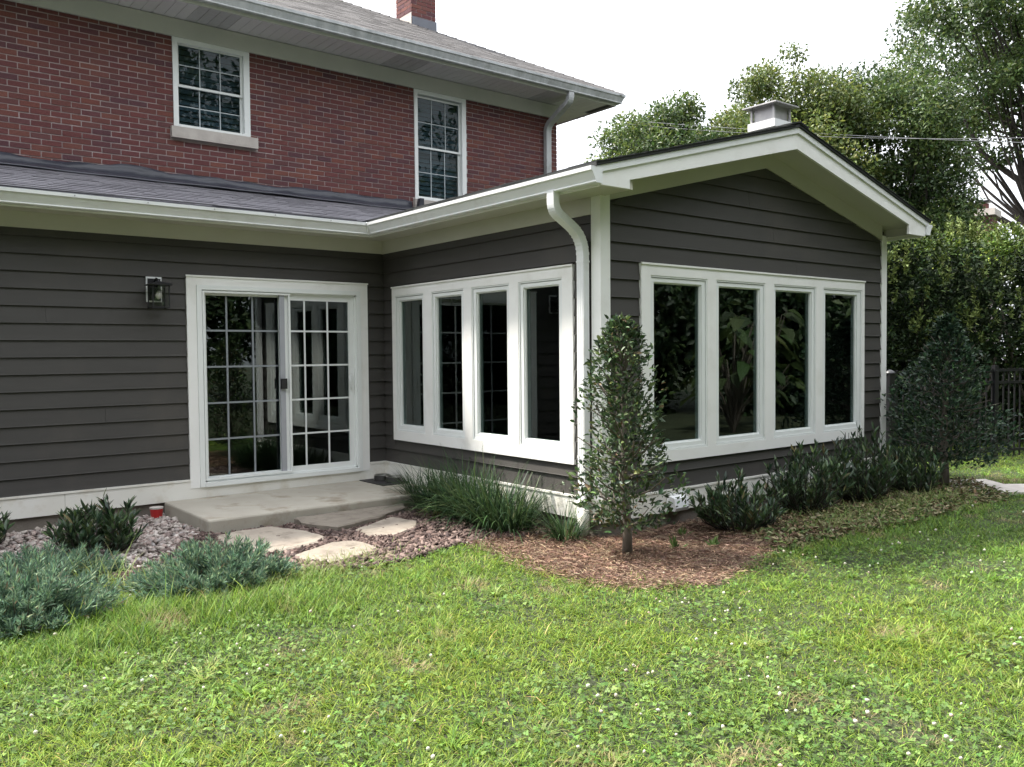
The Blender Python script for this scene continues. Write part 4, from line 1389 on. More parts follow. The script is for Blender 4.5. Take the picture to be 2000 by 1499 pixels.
def juniper(base, rx, ry, h, nb, label, seed):
    t = empty('juniper_bush', (base[0], base[1], GZ))
    tag(t, label, 'shrub', 'spreading blue green junipers at the lawn edge')
    r = np.random.default_rng(seed)
    st = MB()
    Ps, Ds, Ls = [], [], []
    for i in range(nb):
        a = r.uniform(0, 6.283); q = r.random() ** .5
        tip = np.array([math.cos(a) * q * rx, math.sin(a) * q * ry, h * (1 - .75 * q ** 2) * r.uniform(.35, 1.2) + .02])
        b0 = np.array([math.cos(a) * q * rx * .25, math.sin(a) * q * ry * .25, .02])
        mid = b0 * .45 + tip * .55 + np.array([0, 0, -.05 - .05 * r.random()])
        if i % 5 == 0:
            st.tube([b0, mid, tip], [.008, .005, .002], 5, False)
        k = 150
        ts = r.uniform(.25, 1.0, k)
        pts = ((1 - ts) ** 2)[:, None] * b0 + (2 * ts * (1 - ts))[:, None] * mid + (ts ** 2)[:, None] * tip
        d = unit(tip - mid + np.array([0, 0, .04]))
        side = r.normal(0, 1, (k, 3))
        pts = pts + side * (.026 * (1.12 - ts))[:, None]
        Ps.append(pts); Ds.append(unit(d[None] * 1.0 + side * .5 + [0, 0, .10])); Ls.append(.052 * r.uniform(.6, 1.3, k) * (1.2 - .4 * ts))
    P = np.concatenate(Ps); Dd = np.concatenate(Ds); LL = np.concatenate(Ls)
    n = len(P)
    V, T_, m = leaves4(P, Dd, rand_dirs(n), LL, LL * .17, .1, .05)
    C = np.repeat(palette(n, [(0.11, 0.18, 0.125), (0.16, 0.255, 0.17), (0.07, 0.12, 0.088), (0.25, 0.34, 0.20), (0.17, 0.13, 0.085)], .2, [.32, .3, .18, .17, .03]), m, 0)
    st.build('stems', 'bark', t, True)
    link('foliage', np_mesh('foliage', V, T_, C), 'juniper', t)
juniper((-4.18, -2.98), .56, .46, .33, 190, 'large blue green juniper mound at the lawn edge, nearest the siding wall end', 41)
juniper((-3.92, -2.05), .56, .40, .24, 160, 'low juniper spreading over pebbles behind the large juniper mound', 42)
juniper((-3.02, -2.90), .60, .42, .27, 200, 'blue green juniper spreading beside the rounded grey flagstone', 43)

# ------------------------------------------------------------------ background trees
def tree(name, label, base, trunk_h, crown_c, crown_r, nclump, per, leaf, cols, seed, clump_r=.8, group='trees beyond the hedge', rt=.16, mat='leaf', bark='bark_dark', limbs=None, shell=.55):
    t = empty(name, (base[0], base[1], GZ))
    tag(t, label, 'tree', group)
    r = np.random.default_rng(seed)
    cc = np.array(crown_c) ; cr_ = np.array(crown_r)
    d = unit(r.normal(size=(nclump, 3)))
    q = shell + (1 - shell) * r.random(nclump) ** .6
    q = np.where(r.random(nclump) < .25, r.random(nclump) ** .5, q)
    ctr = cc + d * q[:, None] * cr_ * (0.84 + .20 * r.random(nclump))[:, None]
    tr = MB()
    th = np.array([cc[0] * .5, cc[1] * .5, trunk_h])
    tr.tube([(0, 0, -.05), (th[0] * .3, th[1] * .3, trunk_h * .5), th, (cc[0], cc[1], cc[2] + cr_[2] * .5)], [rt, rt * .85, rt * .72, rt * .2], 8)
    for c in ctr[:: max(1, nclump // 60)]:
        f = r.uniform(.35, 1.0)
        p0 = th * (1 - .0) if f > .7 else np.array([th[0] * .8 + cc[0] * .2, th[1] * .8 + cc[1] * .2, trunk_h + (cc[2] - trunk_h) * f])
        m1 = p0 * .5 + c * .5 + r.normal(0, .25, 3) - [0, 0, .15]
        tr.tube([p0, m1, c], [min(.06, rt * .3), min(.03, rt * .15), .008], 5, False)
    for pts, rr in (limbs or []):
        tr.tube(pts, rr, 6, False)
    tr.build('trunk', bark, t, True)
    Ps, Os, Ci = [], [], []
    for k, c in enumerate(ctr):
        R_ = clump_r * r.uniform(.6, 1.25)
        m = int(per * r.uniform(.7, 1.3))
        dd = unit(r.normal(size=(m, 3)) + [0, 0, .15])
        rad = R_ * r.random(m) ** .4
        p = c + dd * rad[:, None] * [1, 1, .72]
        Ps.append(p); Os.append(dd); Ci.append(np.full(m, k))
    P = np.concatenate(Ps); O = np.concatenate(Os); Ci = np.concatenate(Ci)
    n = len(P)
    Dd = unit(O * .5 + r.normal(0, .7, (n, 3)) + [0, 0, -.15])
    N = unit(O * .5 + r.normal(0, .55, (n, 3)) + [0, 0, .6])
    LL = leaf * r.uniform(.7, 1.3, n)
    V, T_, m = leaves4(P, Dd, N, LL, LL * .5, .14, .12)
    tint = 1 + r.normal(0, .18, (nclump, 1)) * np.array([1.2, 1, .8])
    C = palette(n, *cols) * tint[Ci]
    link('crown', np_mesh('crown', V, T_, np.repeat(C, m, 0)), mat, t)
    return t
TC1 = ([(0.055, 0.095, 0.026), (0.075, 0.12, 0.030), (0.04, 0.075, 0.024), (0.11, 0.14, 0.04)], .18, [.35, .3, .22, .13])
TC2 = ([(0.075, 0.11, 0.026), (0.10, 0.135, 0.032), (0.05, 0.085, 0.024), (0.14, 0.16, 0.045)], .18, [.35, .3, .22, .13])
TC3 = ([(0.035, 0.065, 0.028), (0.05, 0.085, 0.032), (0.026, 0.05, 0.024), (0.075, 0.11, 0.045)], .18, [.35, .3, .22, .13])
tree('backyard_tree', 'bushy green tree rising just behind the low left slope of the sunroom roof', (9.45, 4.3), 1.8, (0, 0, 4.7), (1.75, 1.75, 2.5), 200, 340, .092, TC1, 51, .52)
tree('backyard_tree', 'rounded green tree between the brick house and the flue cap', (10.9, 3.3), 1.8, (0, 0, 4.5), (1.8, 1.8, 2.5), 200, 340, .092, TC2, 52, .52)
tree('backyard_tree', 'yellow green tree rising directly behind the metal flue cap', (12.6, 3.0), 2.0, (0, 0, 5.3), (2.1, 2.1, 3.1), 220, 350, .095, TC2, 53, .58)
tree('backyard_tree', 'tall dense green tree behind the right slope of the sunroom roof', (14.3, 1.8), 2.0, (0, 0, 5.0), (2.1, 2.1, 3.5), 230, 360, .095, TC1, 54, .6)
tree('backyard_tree', 'dark green tree low behind the end of the sunroom roof', (15.3, 1.3), 1.5, (0, 0, 3.4), (1.3, 1.3, 2.4), 90, 240, .12, TC3, 56, .6)
tree('shade_tree', 'very tall open shade tree with dark trunk and bare limbs beyond the hedge', (24.0, 1.6), 5.0, (-.5, .4, 11.2), (4.0, 4.0, 4.2), 170, 300, .135, TC1, 55, .8, rt=.2,
     limbs=[([(0, 0, 4.6), (-1.4, 1.0, 5.6), (-2.8, 2.0, 6.2), (-3.6, 2.6, 6.9)], [.12, .10, .07, .03]), ([(0, 0, 5.0), (-.8, .5, 6.6), (-1.8, 1.2, 7.4), (-2.8, 1.6, 9.0)], [.14, .10, .07, .03]),
            ([(0, 0, 4.0), (-1.2, .7, 4.7), (-2.6, 1.8, 4.9), (-3.6, 2.4, 5.4)], [.09, .07, .05, .02]), ([(0, 0, 5.2), (.9, -.6, 6.6), (1.5, -1.2, 8.2)], [.14, .1, .04]), ([(-.1, .1, 3.4), (-.1, .1, 6), (-.2, .4, 8)], [.15, .14, .10])], shell=.4)
tree('backyard_tree', 'pale leafy treetop showing in the gap beside the brick corner', (10.6, 8.2), 1.6, (0, 0, 4.4), (1.7, 1.7, 1.6), 60, 200, .12, TC2, 57, .5)

# tall yew hedge behind the fence
H0, H1 = np.array([6.2, -0.9]), np.array([12.2, -4.6])
hd2 = (H1 - H0) / np.linalg.norm(H1 - H0); hl = np.linalg.norm(H1 - H0)
hn = np.array([hd2[1], -hd2[0]])            # towards the camera side
hedge = empty('yew_hedge', (H0[0], H0[1], GZ))
tag(hedge, 'tall dense yew hedge with bright new shoots on top, behind the black fence', 'hedge')
r = np.random.default_rng(77)
HT = 3.36
nb = 1000
s = r.uniform(-.9, hl + .9, nb); zc = r.uniform(.05, HT - .1, nb)
face = r.random(nb)
dep_ = np.where(face < .62, r.uniform(-.15, .25, nb), r.uniform(.2, 1.9, nb))
zc = np.where(face > .8, HT - r.uniform(.05, .3, nb), zc)
dep_ = dep_ + np.where(zc < 1.4, .25 + r.random(nb) * .7, 0)
Cc = np.stack([hd2[0] * s - hn[0] * dep_, hd2[1] * s - hn[1] * dep_, zc], 1)
Ps, Os, Cs = [], [], []
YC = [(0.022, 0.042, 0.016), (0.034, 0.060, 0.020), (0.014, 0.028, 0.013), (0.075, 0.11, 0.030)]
for k in range(nb):
    R_ = r.uniform(.14, .30)
    m = int(110 * r.uniform(.7, 1.2))
    dd = unit(r.normal(size=(m, 3)) + [hn[0] * .5, hn[1] * .5, .45])
    p = Cc[k] + dd * (R_ * r.random(m) ** .4)[:, None]
    Ps.append(p); Os.append(dd)
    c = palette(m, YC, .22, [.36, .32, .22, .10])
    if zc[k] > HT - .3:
        c = c * np.array([2.5, 2.3, 1.2])  # yellower new growth, plus the sunlit look of the top put into leaf colour
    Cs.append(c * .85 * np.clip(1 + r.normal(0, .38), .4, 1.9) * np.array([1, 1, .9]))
# upright new shoots along the top
ns = 240
s = r.uniform(0, hl, ns); dp = r.uniform(-.1, 1.2, ns)
for k in range(ns):
    b = np.array([hd2[0] * s[k] - hn[0] * dp[k], hd2[1] * s[k] - hn[1] * dp[k], HT - .02]) if k < 150 else np.array([hd2[0] * s[k] + hn[0] * .2, hd2[1] * s[k] + hn[1] * .2, r.uniform(1.6, HT - .2)])
    hgt = r.uniform(.12, .34)
    m = 34
    tt = r.random(m)
    p = b + np.stack([r.normal(0, .012, m), r.normal(0, .012, m), tt * hgt], 1)
    Ps.append(p); Os.append(unit(r.normal(0, 1, (m, 3)) * [.7, .7, .3] + [0, 0, .8])); Cs.append(palette(m, [(0.14, 0.18, 0.05), (0.11, 0.15, 0.04)], .15))
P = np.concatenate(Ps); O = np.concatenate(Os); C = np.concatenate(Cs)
n_in = 15000
si, di, zi = r.uniform(-.9, hl + .9, n_in), r.uniform(.35, 1.9, n_in), r.uniform(.0, HT - .12, n_in)
Pi = np.stack([hd2[0] * si - hn[0] * di, hd2[1] * si - hn[1] * di, zi], 1)
Vi, Ti, mi = leaves4(Pi, rand_dirs(n_in), rand_dirs(n_in), .20 * r.uniform(.6, 1.2, n_in), .10 * r.uniform(.6, 1.2, n_in), .1, .1)
link('inner_foliage', np_mesh('inner_foliage', Vi, Ti, np.repeat(palette(n_in, YC[:3], .2), mi, 0)), 'yew', hedge)
n = len(P)
V, T_, m = leaves4(P, unit(O * .8 + r.normal(0, .5, (n, 3))), rand_dirs(n), .075 * r.uniform(.6, 1.3, n), .032 * r.uniform(.7, 1.3, n), .1, .1)
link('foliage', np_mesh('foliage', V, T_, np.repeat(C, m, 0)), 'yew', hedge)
sm_ = MB()
for k in range(34):
    s0 = r.uniform(0, hl); b = np.array([hd2[0] * s0 - hn[0] * .7, hd2[1] * s0 - hn[1] * .7])
    e = b + hd2 * r.normal(0, .6) + hn * r.uniform(0, .55)
    mid = (b + e) / 2 + r.normal(0, .12, 2)
    zt = r.uniform(1.3, 2.6)
    sm_.tube([(b[0], b[1], 0), (mid[0], mid[1], zt * .5), (e[0], e[1], zt)], [.035, .026, .012], 6, False)
sm_.build('stems', 'bark', hedge, True)

# neighbour's house with brick chimney beyond the hedge
nh = empty('neighbour_house', (19.78, 4.58, GZ), R(12))
tag(nh, 'distant neighbouring house with brick chimney showing above the hedge', 'house')
bx('wall', 'stucco', nh, -3, 3, -2, 5, 0, 3.6)
MB().prism([(-3.4, 3.5), (3.4, 3.5), (0, 5.05)], 'y', -2.4, 5.4).build('roof', 'shingle', nh)
nc = bx('chimney', 'mortar', nh, -.36, .36, -2.95, -2.41, 0, 5.25)
mb = MB()
z = 3.4
k = 0
while z < 5.2:
    x = -.37 - (.11 if k % 2 else 0)
    while x < .37:
        a, b = max(x + .008, -.37), min(x + .212, .37)
        if b - a > .02:
            mb.box(a, b, -2.965, -2.93, z + .008, z + .075)
        x += .22
    y = -2.928 
    while y < -2.45:
        mb.box(-.375, -.35, y, min(y + .2, -2.43), z + .008, z + .075)
        y += .22
    z += .083
    k += 1
tag(mb.build('bricks', 'brick', nc), kind='stuff')
bx('chimney_cap', 'limestone', nc, -.45, .45, -3.04, -2.32, 5.25, 5.43)
MB().tube([(-.15, -2.7, 5.43), (-.15, -2.7, 5.60)], .14, 12).build('flue_pot', 'brick', nc)
for px_ in (-.29, -.01):
    MB().tube([(px_, -2.7, 5.43), (px_, -2.7, 5.645)], .012, 5).build('hood_leg', 'black', nc)
bx('flue_hood', 'black', nc, -.33, .03, -2.88, -2.52, 5.64, 5.68)

# utility wires
def wire(a, b, sag, rad, label):
    a, b = np.array(a), np.array(b)
    pts = [a + (b - a) * t - np.array([0, 0, sag * 4 * t * (1 - t)]) for t in np.linspace(0, 1, 24)]
    o = MB().tube(pts, rad, 5).build('utility_wire', 'cable', None, True)
    tag(o, label, 'wire', 'utility wires')
wire((6.9, 5.0, 6.24), (18.6, -4.3, 5.42), .16, .007, 'lower utility wire from the brick house crossing the trees')
wire((6.9, 5.0, 6.20), (17.2, -4.4, 5.62), .36, .005, 'thin sagging utility wire crossing the trees above the other')

# ------------------------------------------------------------------ garden behind the photographer (partly mirrored in panes, partly added to block low sky)
for i, (x, y, hgt, rad, cols, lab) in enumerate([
        (-19.0, -3.0, 11.0, 3.6, TC3, 'unseen dark tree added past the siding wall end to block low sky'), (-17.0, -10.5, 11.5, 3.8, TC1, 'unseen leafy tree added at the side lawn corner to block low sky'),
        (-12.0, -17.0, 11.5, 3.8, TC3, 'dark garden tree mirrored in the upper windows'), (-5.0, -19.5, 12.5, 4.0, TC3, 'tall garden tree mirrored in the left door panel'), (2.5, -19.5, 12.0, 3.9, TC1, 'leafy garden tree at the far lawn end'),
        (9.5, -17.5, 11.5, 3.8, TC3, 'dark garden tree mirrored in the gable windows'), (15.5, -13.5, 10.5, 3.5, TC1, 'garden tree mirrored beside the broad leaved plant'), (20.5, -9.0, 9.5, 3.2, TC3, 'garden tree past the path end mirrored in the far gable window')]):
    tree('garden_tree', lab, (x, y), 1.8, (0, 0, hgt * .64), (rad, rad, hgt * .62), 165, 105, .31, cols, 60 + i, 1.25, 'trees at the garden end')
for i, (x, y, w_, h_, lab) in enumerate([(-12.5, -13.0, 2.6, 3.0, 'dense dark shrub at the side lawn corner'), (-7.5, -16.6, 2.7, 3.4, 'dense dark shrub under the tall garden trees'), (-2.6, -17.2, 2.7, 3.4, 'dense dark shrub mirrored low in the left door panel'),
                                         (2.0, -16.6, 2.6, 3.4, 'dense dark shrub mirrored in the door glass'), (6.6, -15.4, 2.6, 3.3, 'dense dark shrub mirrored in the near gable window'), (10.8, -13.8, 2.5, 3.2, 'dense dark shrub behind the broad leaved plants'),
                                         (14.2, -11.0, 2.4, 3.0, 'dense dark shrub mirrored in the far gable window'), (17.5, -7.6, 2.2, 2.8, 'dense dark shrub past the stone path end')]):
    tree('garden_shrub', lab, (x, y), .4, (0, 0, h_ * .72), (w_, w_ * .7, h_ * .85), 105, 95, .25, TC3, 70 + i, .75, 'shrubs at the garden end', rt=.06)
def broadleaf(base, label, h, nlf, seed):
    t = empty('broad_leaved_plant', (base[0], base[1], GZ))
    tag(t, label, 'plant', 'broad leaved plants at the garden end')
    r = np.random.default_rng(seed)
    st = MB()
    P, Dd = [], []
    for k in range(nlf):
        a = r.uniform(0, 6.283); z_ = h * r.uniform(.35, 1)
        e = np.array([math.cos(a) * r.uniform(.15, .75), math.sin(a) * r.uniform(.15, .75), z_])
        st.tube([(0, 0, 0), e * [.4, .4, .6], e], [.025, .018, .01], 5, False)
        P.append(e); Dd.append([math.cos(a), math.sin(a), -.35])
    P, Dd = np.array(P), np.array(Dd)
    V, T_, m = leaves6(P, Dd, unit(r.normal(0, .3, (nlf, 3)) + [0, 0, 1]), r.uniform(.34, .62, nlf), r.uniform(.22, .36, nlf), .12, .3)
    st.build('stems', 'bark', t, True)
    link('leaves', np_mesh('leaves', V, T_, np.repeat(palette(nlf, [(0.05, 0.085, 0.026), (0.075, 0.115, 0.035)], .2), m, 0)), 'leaf', t)
broadleaf((8.6, -8.7), 'broad leaved plant mirrored in the second gable window', 2.2, 44, 81)
broadleaf((10.3, -9.3), 'tall broad leaved plant mirrored in the third gable window', 2.5, 48, 82)

# ------------------------------------------------------------------ bed cover: pebbles, chips, straw, litter
def frac_ground(n, x0, x1, y0, y1, poly):
    x = rng.uniform(x0, x1, n); y = rng.uniform(y0, y1, n)
    k = inside(x, y, poly)
    return x[k], y[k]
def not_slab(x, y, m=.0):
    return ~((x > -2.52 - m) & (x < -.04) & (y > -1.31 - m) & (y < 0.0)) & ~((y > -.04) & (x < .0)) & ~((x > -.04) & (y > -L - .04) & (x < W + .04))

ico_v = None
bm = bmesh.new()
bmesh.ops.create_icosphere(bm, subdivisions=1, radius=1)
ico_v = np.array([v.co[:] for v in bm.verts]); ico_f = np.array([[v.index for v in f.verts] for f in bm.faces])
bm.free()
def stones(x, y, size, flat, z, name, mat, label, jitter=.18):
    n = len(x)
    V = ico_v[None] * (1 + rng.normal(0, jitter, (n, len(ico_v), 1)))
    s_ = size[:, None, None] * np.stack([rng.uniform(.7, 1.3, n), rng.uniform(.55, 1.0, n), flat], 1)[:, None, :]
    V = V * s_
    a = rng.uniform(0, 6.283, n); c, sn = np.cos(a), np.sin(a)
    tx = rng.normal(0, .3, n)
    vz = V[..., 2] + V[..., 0] * tx[:, None]
    X = V[..., 0] * c[:, None] - V[..., 1] * sn[:, None] + x[:, None]
    Y = V[..., 0] * sn[:, None] + V[..., 1] * c[:, None] + y[:, None]
    Vv = np.stack([X, Y, vz + z[:, None]], -1).reshape(-1, 3)
    F = (ico_f[None] + (np.arange(n) * len(ico_v))[:, None, None]).reshape(-1, 3)
    o = link(name, np_mesh(name, Vv, F), mat, None, True)
    tag(o, label, kind='stuff')
PEB = [(-7, -.03), (-7, -1.5), (-4.3, -1.9), (-3.9, -2.2), (-3.2, -2.1), (-2.75, -1.5), (-2.53, -1.2), (-2.53, -.03)]
x, y = frac_ground(6500, -5.2, -2.4, -2.3, 0, PEB)
k = not_slab(x, y, .01); x, y = x[k], y[k]
stones(x, y, rng.uniform(.014, .042, len(x)) * rng.uniform(.7, 1, len(x)), rng.uniform(.4, .75, len(x)), GZ + .012 + rng.uniform(0, .026, len(x)), 'gravel', 'pebble', 'pale river pebbles under the siding wall')

CHP = [(-3.2, -1.9), (-2.7, -1.3), (-2.52, -1.2), (-2.52, -1.33), (-.1, -1.33), (-.05, -1.2), (-.05, -3.3), (-.8, -3.05), (-1.1, -3.0), (-1.5, -3.14), (-1.85, -3.2), (-2.15, -3.12), (-2.6, -2.8), (-3.3, -2.5), (-3.6, -2.3)]
x, y = frac_ground(15000, -3.7, 0, -3.3, -1.0, CHP)
k = not_slab(x, y, .01)
for pts_, top_, lab_ in FLAGS:
    c_ = np.mean(pts_, 0)
    k &= ~(inside(x, y, [tuple(c_ + (np.array(q) - c_) * .95) for q in pts_]) & (rng.random(len(x)) > .01))
x, y = x[k], y[k]
n = len(x)
# flat irregular chips
sz = rng.uniform(.014, .05, n) * rng.uniform(.6, 1, n)
ang = rng.uniform(0, 6.283, n)
m = 5
th = np.linspace(0, 6.283, m, endpoint=False)[None] + rng.uniform(0, 1, (n, m))
el = rng.uniform(.22, .7, n)[:, None]
lx, ly = np.cos(th) * sz[:, None] * rng.uniform(.7, 1.3, (n, m)), np.sin(th) * sz[:, None] * el
tx, ty = rng.normal(0, .30, n)[:, None], rng.normal(0, .35, n)[:, None]
z = GZ + .012 + rng.uniform(0, .026, n)[:, None] + lx * tx + ly * ty
X = lx * np.cos(ang)[:, None] - ly * np.sin(ang)[:, None] + x[:, None]
Y = lx * np.sin(ang)[:, None] + ly * np.cos(ang)[:, None] + y[:, None]
top = np.stack([X, Y, z + rng.uniform(.003, .009, n)[:, None]], -1)
bot = np.stack([X * 1.0, Y * 1.0, z - .006], -1)
Vv = np.concatenate([top, bot], 1).reshape(-1, 3)
b = (np.arange(n) * 2 * m)[:, None]
F = [b + [0, i, i + 1] for i in range(1, m - 1)]
for i in range(m):
    j = (i + 1) % m
    F += [b + [i, m + i, m + j], b + [i, m + j, j]]
tag(link('mulch_chips', np_mesh('mulch_chips', Vv, np.concatenate(F)), 'chip'), 'reddish brown slate and bark chips around the flagstones', kind='stuff')

# pine straw round the slim holly
STR = [(-.98, -2.95), (-.2, -2.9), (-.05, -3.4), (-.05, -3.62), (2.0, -3.62), (2.2, -4.6), (.9, -4.7), (.3, -4.86), (-.05, -5.02), (-.45, -5.08), (-.8, -4.95), (-1.05, -4.65), (-1.12, -4.1), (-1.06, -3.6), (-.98, -3.2)]
x, y = frac_ground(78000, -1.2, 2.2, -5.1, -2.9, STR)
x, y = x + rng.normal(0, .05, len(x)), y + rng.normal(0, .05, len(x))
k = not_slab(x, y); x, y = x[k], y[k]
n = len(x)
P = np.stack([x, y, GZ + .006 + rng.random(n) ** 1.5 * .035], 1)
a = rng.uniform(0, 6.283, n)
Dd = np.stack([np.cos(a), np.sin(a), rng.normal(.02, .16, n)], 1)
LL = rng.uniform(.03, .10, n)
V, T_, m = leaves4(P, Dd, unit(np.stack([rng.normal(0, .5, n), rng.normal(0, .5, n), np.ones(n)], 1)), LL, rng.uniform(.003, .0065, n), .1, .05)
C = np.repeat(palette(n, [(0.21, 0.130, 0.092), (0.28, 0.185, 0.13), (0.12, 0.074, 0.057), (0.40, 0.30, 0.20), (0.17, 0.108, 0.082)], .2), m, 0)
tag(link('pine_straw', np_mesh('pine_straw', V, T_, C), 'straw'), 'reddish brown pine straw mulch round the slim holly', kind='stuff')

# dry leaf litter and ground cover under the gable shrubs
LIT = [(1.2, -3.62), (5.0, -3.62), (5.4, -4.2), (4.6, -5.0), (3.4, -4.95), (2.4, -5.0), (1.4, -4.85), (.7, -4.85)]
x, y = frac_ground(16000, .6, 5.5, -5.1, -3.6, LIT)
n = len(x)
P = np.stack([x, y, GZ + .01 + rng.random(n) ** 1.5 * .05], 1)
Dd = unit(np.stack([rng.normal(0, 1, n), rng.normal(0, 1, n), rng.normal(.15, .35, n)], 1))
LL = rng.uniform(.035, .075, n)
V, T_, m = leaves4(P, Dd, unit(rng.normal(0, .45, (n, 3)) + [0, 0, 1]), LL, LL * .42, .15, .15)
C = np.repeat(palette(n, [(0.20, 0.17, 0.09), (0.11, 0.15, 0.05), (0.27, 0.24, 0.14), (0.07, 0.11, 0.035), (0.12, 0.085, 0.05)], .2), m, 0)
tag(link('leaf_litter', np_mesh('leaf_litter', V, T_, C), 'straw'), 'dry leaf litter and ivy under the gable shrubs', kind='stuff')

# ------------------------------------------------------------------ lawn
LX0, LX1, LY0, LY1 = -7.0, 14.0, -9.2, -1.4
def in_view(x, y, margin=.16):
    c = np.stack([x - CAM[0], y - CAM[1], np.full(len(x), GZ) - CAM[2]], 1)
    q = c @ _fw
    u = (c @ _r2) / q * 1676.6 / 1000
    v = (c @ _u2) / q * 1676.6 / 749.5
    return (q > .8) & (np.abs(u) < 1 + margin) & (v > -1 - margin), q
def lawn_points(n_try, power=1.0, margin=.16):
    x = rng.uniform(LX0, LX1, n_try); y = rng.uniform(LY0, LY1, n_try)
    ok, q = in_view(x, y, margin)
    ok &= rng.random(n_try) < np.clip(4.2 / np.maximum(q, .5), .12, 1.0) ** power
    jx, jy = x + .26 * (vnoise(x, y, .22, 1) - .5) + .22 * (vnoise(x, y, .07, 3) - .5), y + .26 * (vnoise(x, y, .22, 2) - .5) + .22 * (vnoise(x, y, .07, 4) - .5)
    jx, jy = jx + rng.normal(0, .035, n_try), jy + rng.normal(0, .035, n_try)
    jx, jy = jx + np.where(rng.random(n_try) < .06, rng.normal(0, .16, n_try), 0), jy + np.where(rng.random(n_try) < .06, rng.normal(0, .16, n_try), 0)
    ok &= ~inside(jx, jy, BED) & ~inside(x, y, pth) & not_slab(x, y)
    ok &= ~((y > -1.3) & (x < 5))
    return x[ok], y[ok]
x, y = lawn_points(2080000, 1.25)
nz = vnoise(x, y, .55, 5) * .6 + vnoise(x, y, .17, 6) * .4
clov = (vnoise(x, y, .8, 9) * .65 + vnoise(x, y, .25, 10) * .35)
bare = vnoise(x, y, .38, 14) * .7 + vnoise(x, y, .12, 15) * .3
keep = (rng.random(len(x)) < .55 + .45 * nz) & ~((clov > .60) & (rng.random(len(x)) < .45)) & ~((bare > .84) & (rng.random(len(x)) < .7))
x, y, nz, bare = x[keep], y[keep], nz[keep], bare[keep]
n = len(x)
tall = np.clip(1.0 - np.hypot((x + 3.4) / 1.6, (y + 3.6) / .8), 0, 1)          # unmown strip beside the junipers
tall = np.maximum(tall, np.clip(1 - np.hypot((x - 2.6) / 2.4, (y + 4.95) / .35), 0, 1) * .6)
hgt = rng.uniform(.024, .060, n) * (.5 + 1.0 * nz) * (1 + 1.2 * tall)
hgt = np.where(rng.random(n) < .03, hgt * 1.9, hgt)
a = rng.uniform(0, 6.283, n)
tuft = vnoise(x * 1.0, y * 1.0, .09, 21) * 6.283 * 2
a = np.where(rng.random(n) < .5, tuft, a)
Dd = np.stack([np.cos(a), np.sin(a), rng.uniform(.35, 2.2, n) + tall], 1)
V, T_, m = strips(np.stack([x, y, np.full(n, GZ - .003)], 1), Dd, hgt * 1.25, rng.uniform(.0026, .0052, n) * (1 + .06 * np.hypot(x - CAM[0], y - CAM[1])), rng.uniform(.3, 1.6, n) * (1 - .5 * tall), 2)
g1 = palette(n, [(0.100, 0.185, 0.026), (0.145, 0.24, 0.036), (0.052, 0.110, 0.020), (0.21, 0.30, 0.060), (0.28, 0.25, 0.12)], .24, [.32, .29, .25, .12, .02])
yel = np.clip(vnoise(x, y, 1.4, 31) * 1.4 - .35, 0, 1)[:, None]
g1 = g1 * (1 + yel * np.array([.30, .10, -.05]))
dry = np.clip((bare - .70) * 9, 0, 1)[:, None] * (rng.random((n, 1)) < .75)
g1 = g1 * (1 - dry) + np.array([.30, .25, .13]) * rng.uniform(.6, 1.2, (n, 1)) * dry
C = np.repeat(g1, m, 0)
tag(link('grass', np_mesh('grass', V, T_, C), 'grass'), 'short bright green lawn grass', kind='stuff')

# clover leaves
x, y = lawn_points(300000, 1.3)
cv = vnoise(x, y, .8, 9) * .65 + vnoise(x, y, .25, 10) * .35
keep = rng.random(len(x)) < np.clip((cv - .45) * 3, .06, .7)
x, y = x[keep], y[keep]
n = len(x)
hz = GZ + rng.uniform(.018, .050, n)
ctr = np.stack([x, y, hz], 1)
tl = unit(rng.normal(0, .35, (n, 3)) + [0, 0, 1])
a0 = rng.uniform(0, 6.283, n)
sz = rng.uniform(.008, .0145, n)
parts = []
cc = palette(n, [(0.115, 0.19, 0.045), (0.15, 0.235, 0.06), (0.075, 0.14, 0.035)], .22)
for k in range(3):
    aa = a0 + k * 2.094
    Dk = np.stack([np.cos(aa), np.sin(aa), np.zeros(n)], 1)
    Dk = unit(Dk - tl * (Dk * tl).sum(1, keepdims=True))
    V, T_, m = leaves4(ctr, Dk, tl, sz * 1.15, sz * 1.15, .10, .0)
    parts.append((V, T_, np.repeat(cc, m, 0)))
V, T_, C = add_leaf_mesh(parts)
tag(link('clover', np_mesh('clover', V, T_, C), 'grass'), 'clover leaves in the lawn', kind='stuff')

# coarse tufts standing above the turf
tx_, ty_ = lawn_points(2600, .6)
sel = rng.random(len(tx_)) < np.clip((vnoise(tx_, ty_, .9, 41) - .25) * 1.6, .05, 1)
tx_, ty_ = tx_[sel], ty_[sel]
per = rng.integers(14, 44, len(tx_))
ix = np.repeat(np.arange(len(tx_)), per)
n = len(ix)
sp_ = rng.uniform(.012, .05, len(tx_))[ix]
a = rng.uniform(0, 6.283, n)
x, y = tx_[ix] + np.cos(a) * sp_ * rng.random(n), ty_[ix] + np.sin(a) * sp_ * rng.random(n)
Dd = np.stack([np.cos(a), np.sin(a), rng.uniform(.4, 2.2, n)], 1)
V, T_, m = strips(np.stack([x, y, np.full(n, GZ)], 1), Dd, rng.uniform(.05, .12, n) * rng.uniform(.7, 1.2, len(tx_))[ix], rng.uniform(.004, .0085, n), rng.uniform(.5, 1.9, n), 3)
tcol = palette(len(tx_), [(0.13, 0.23, 0.032), (0.17, 0.27, 0.045), (0.085, 0.165, 0.030), (0.24, 0.27, 0.09)], .2, [.35, .3, .25, .1])
C = np.repeat(tcol[ix] * rng.uniform(.75, 1.25, (n, 1)), m, 0)
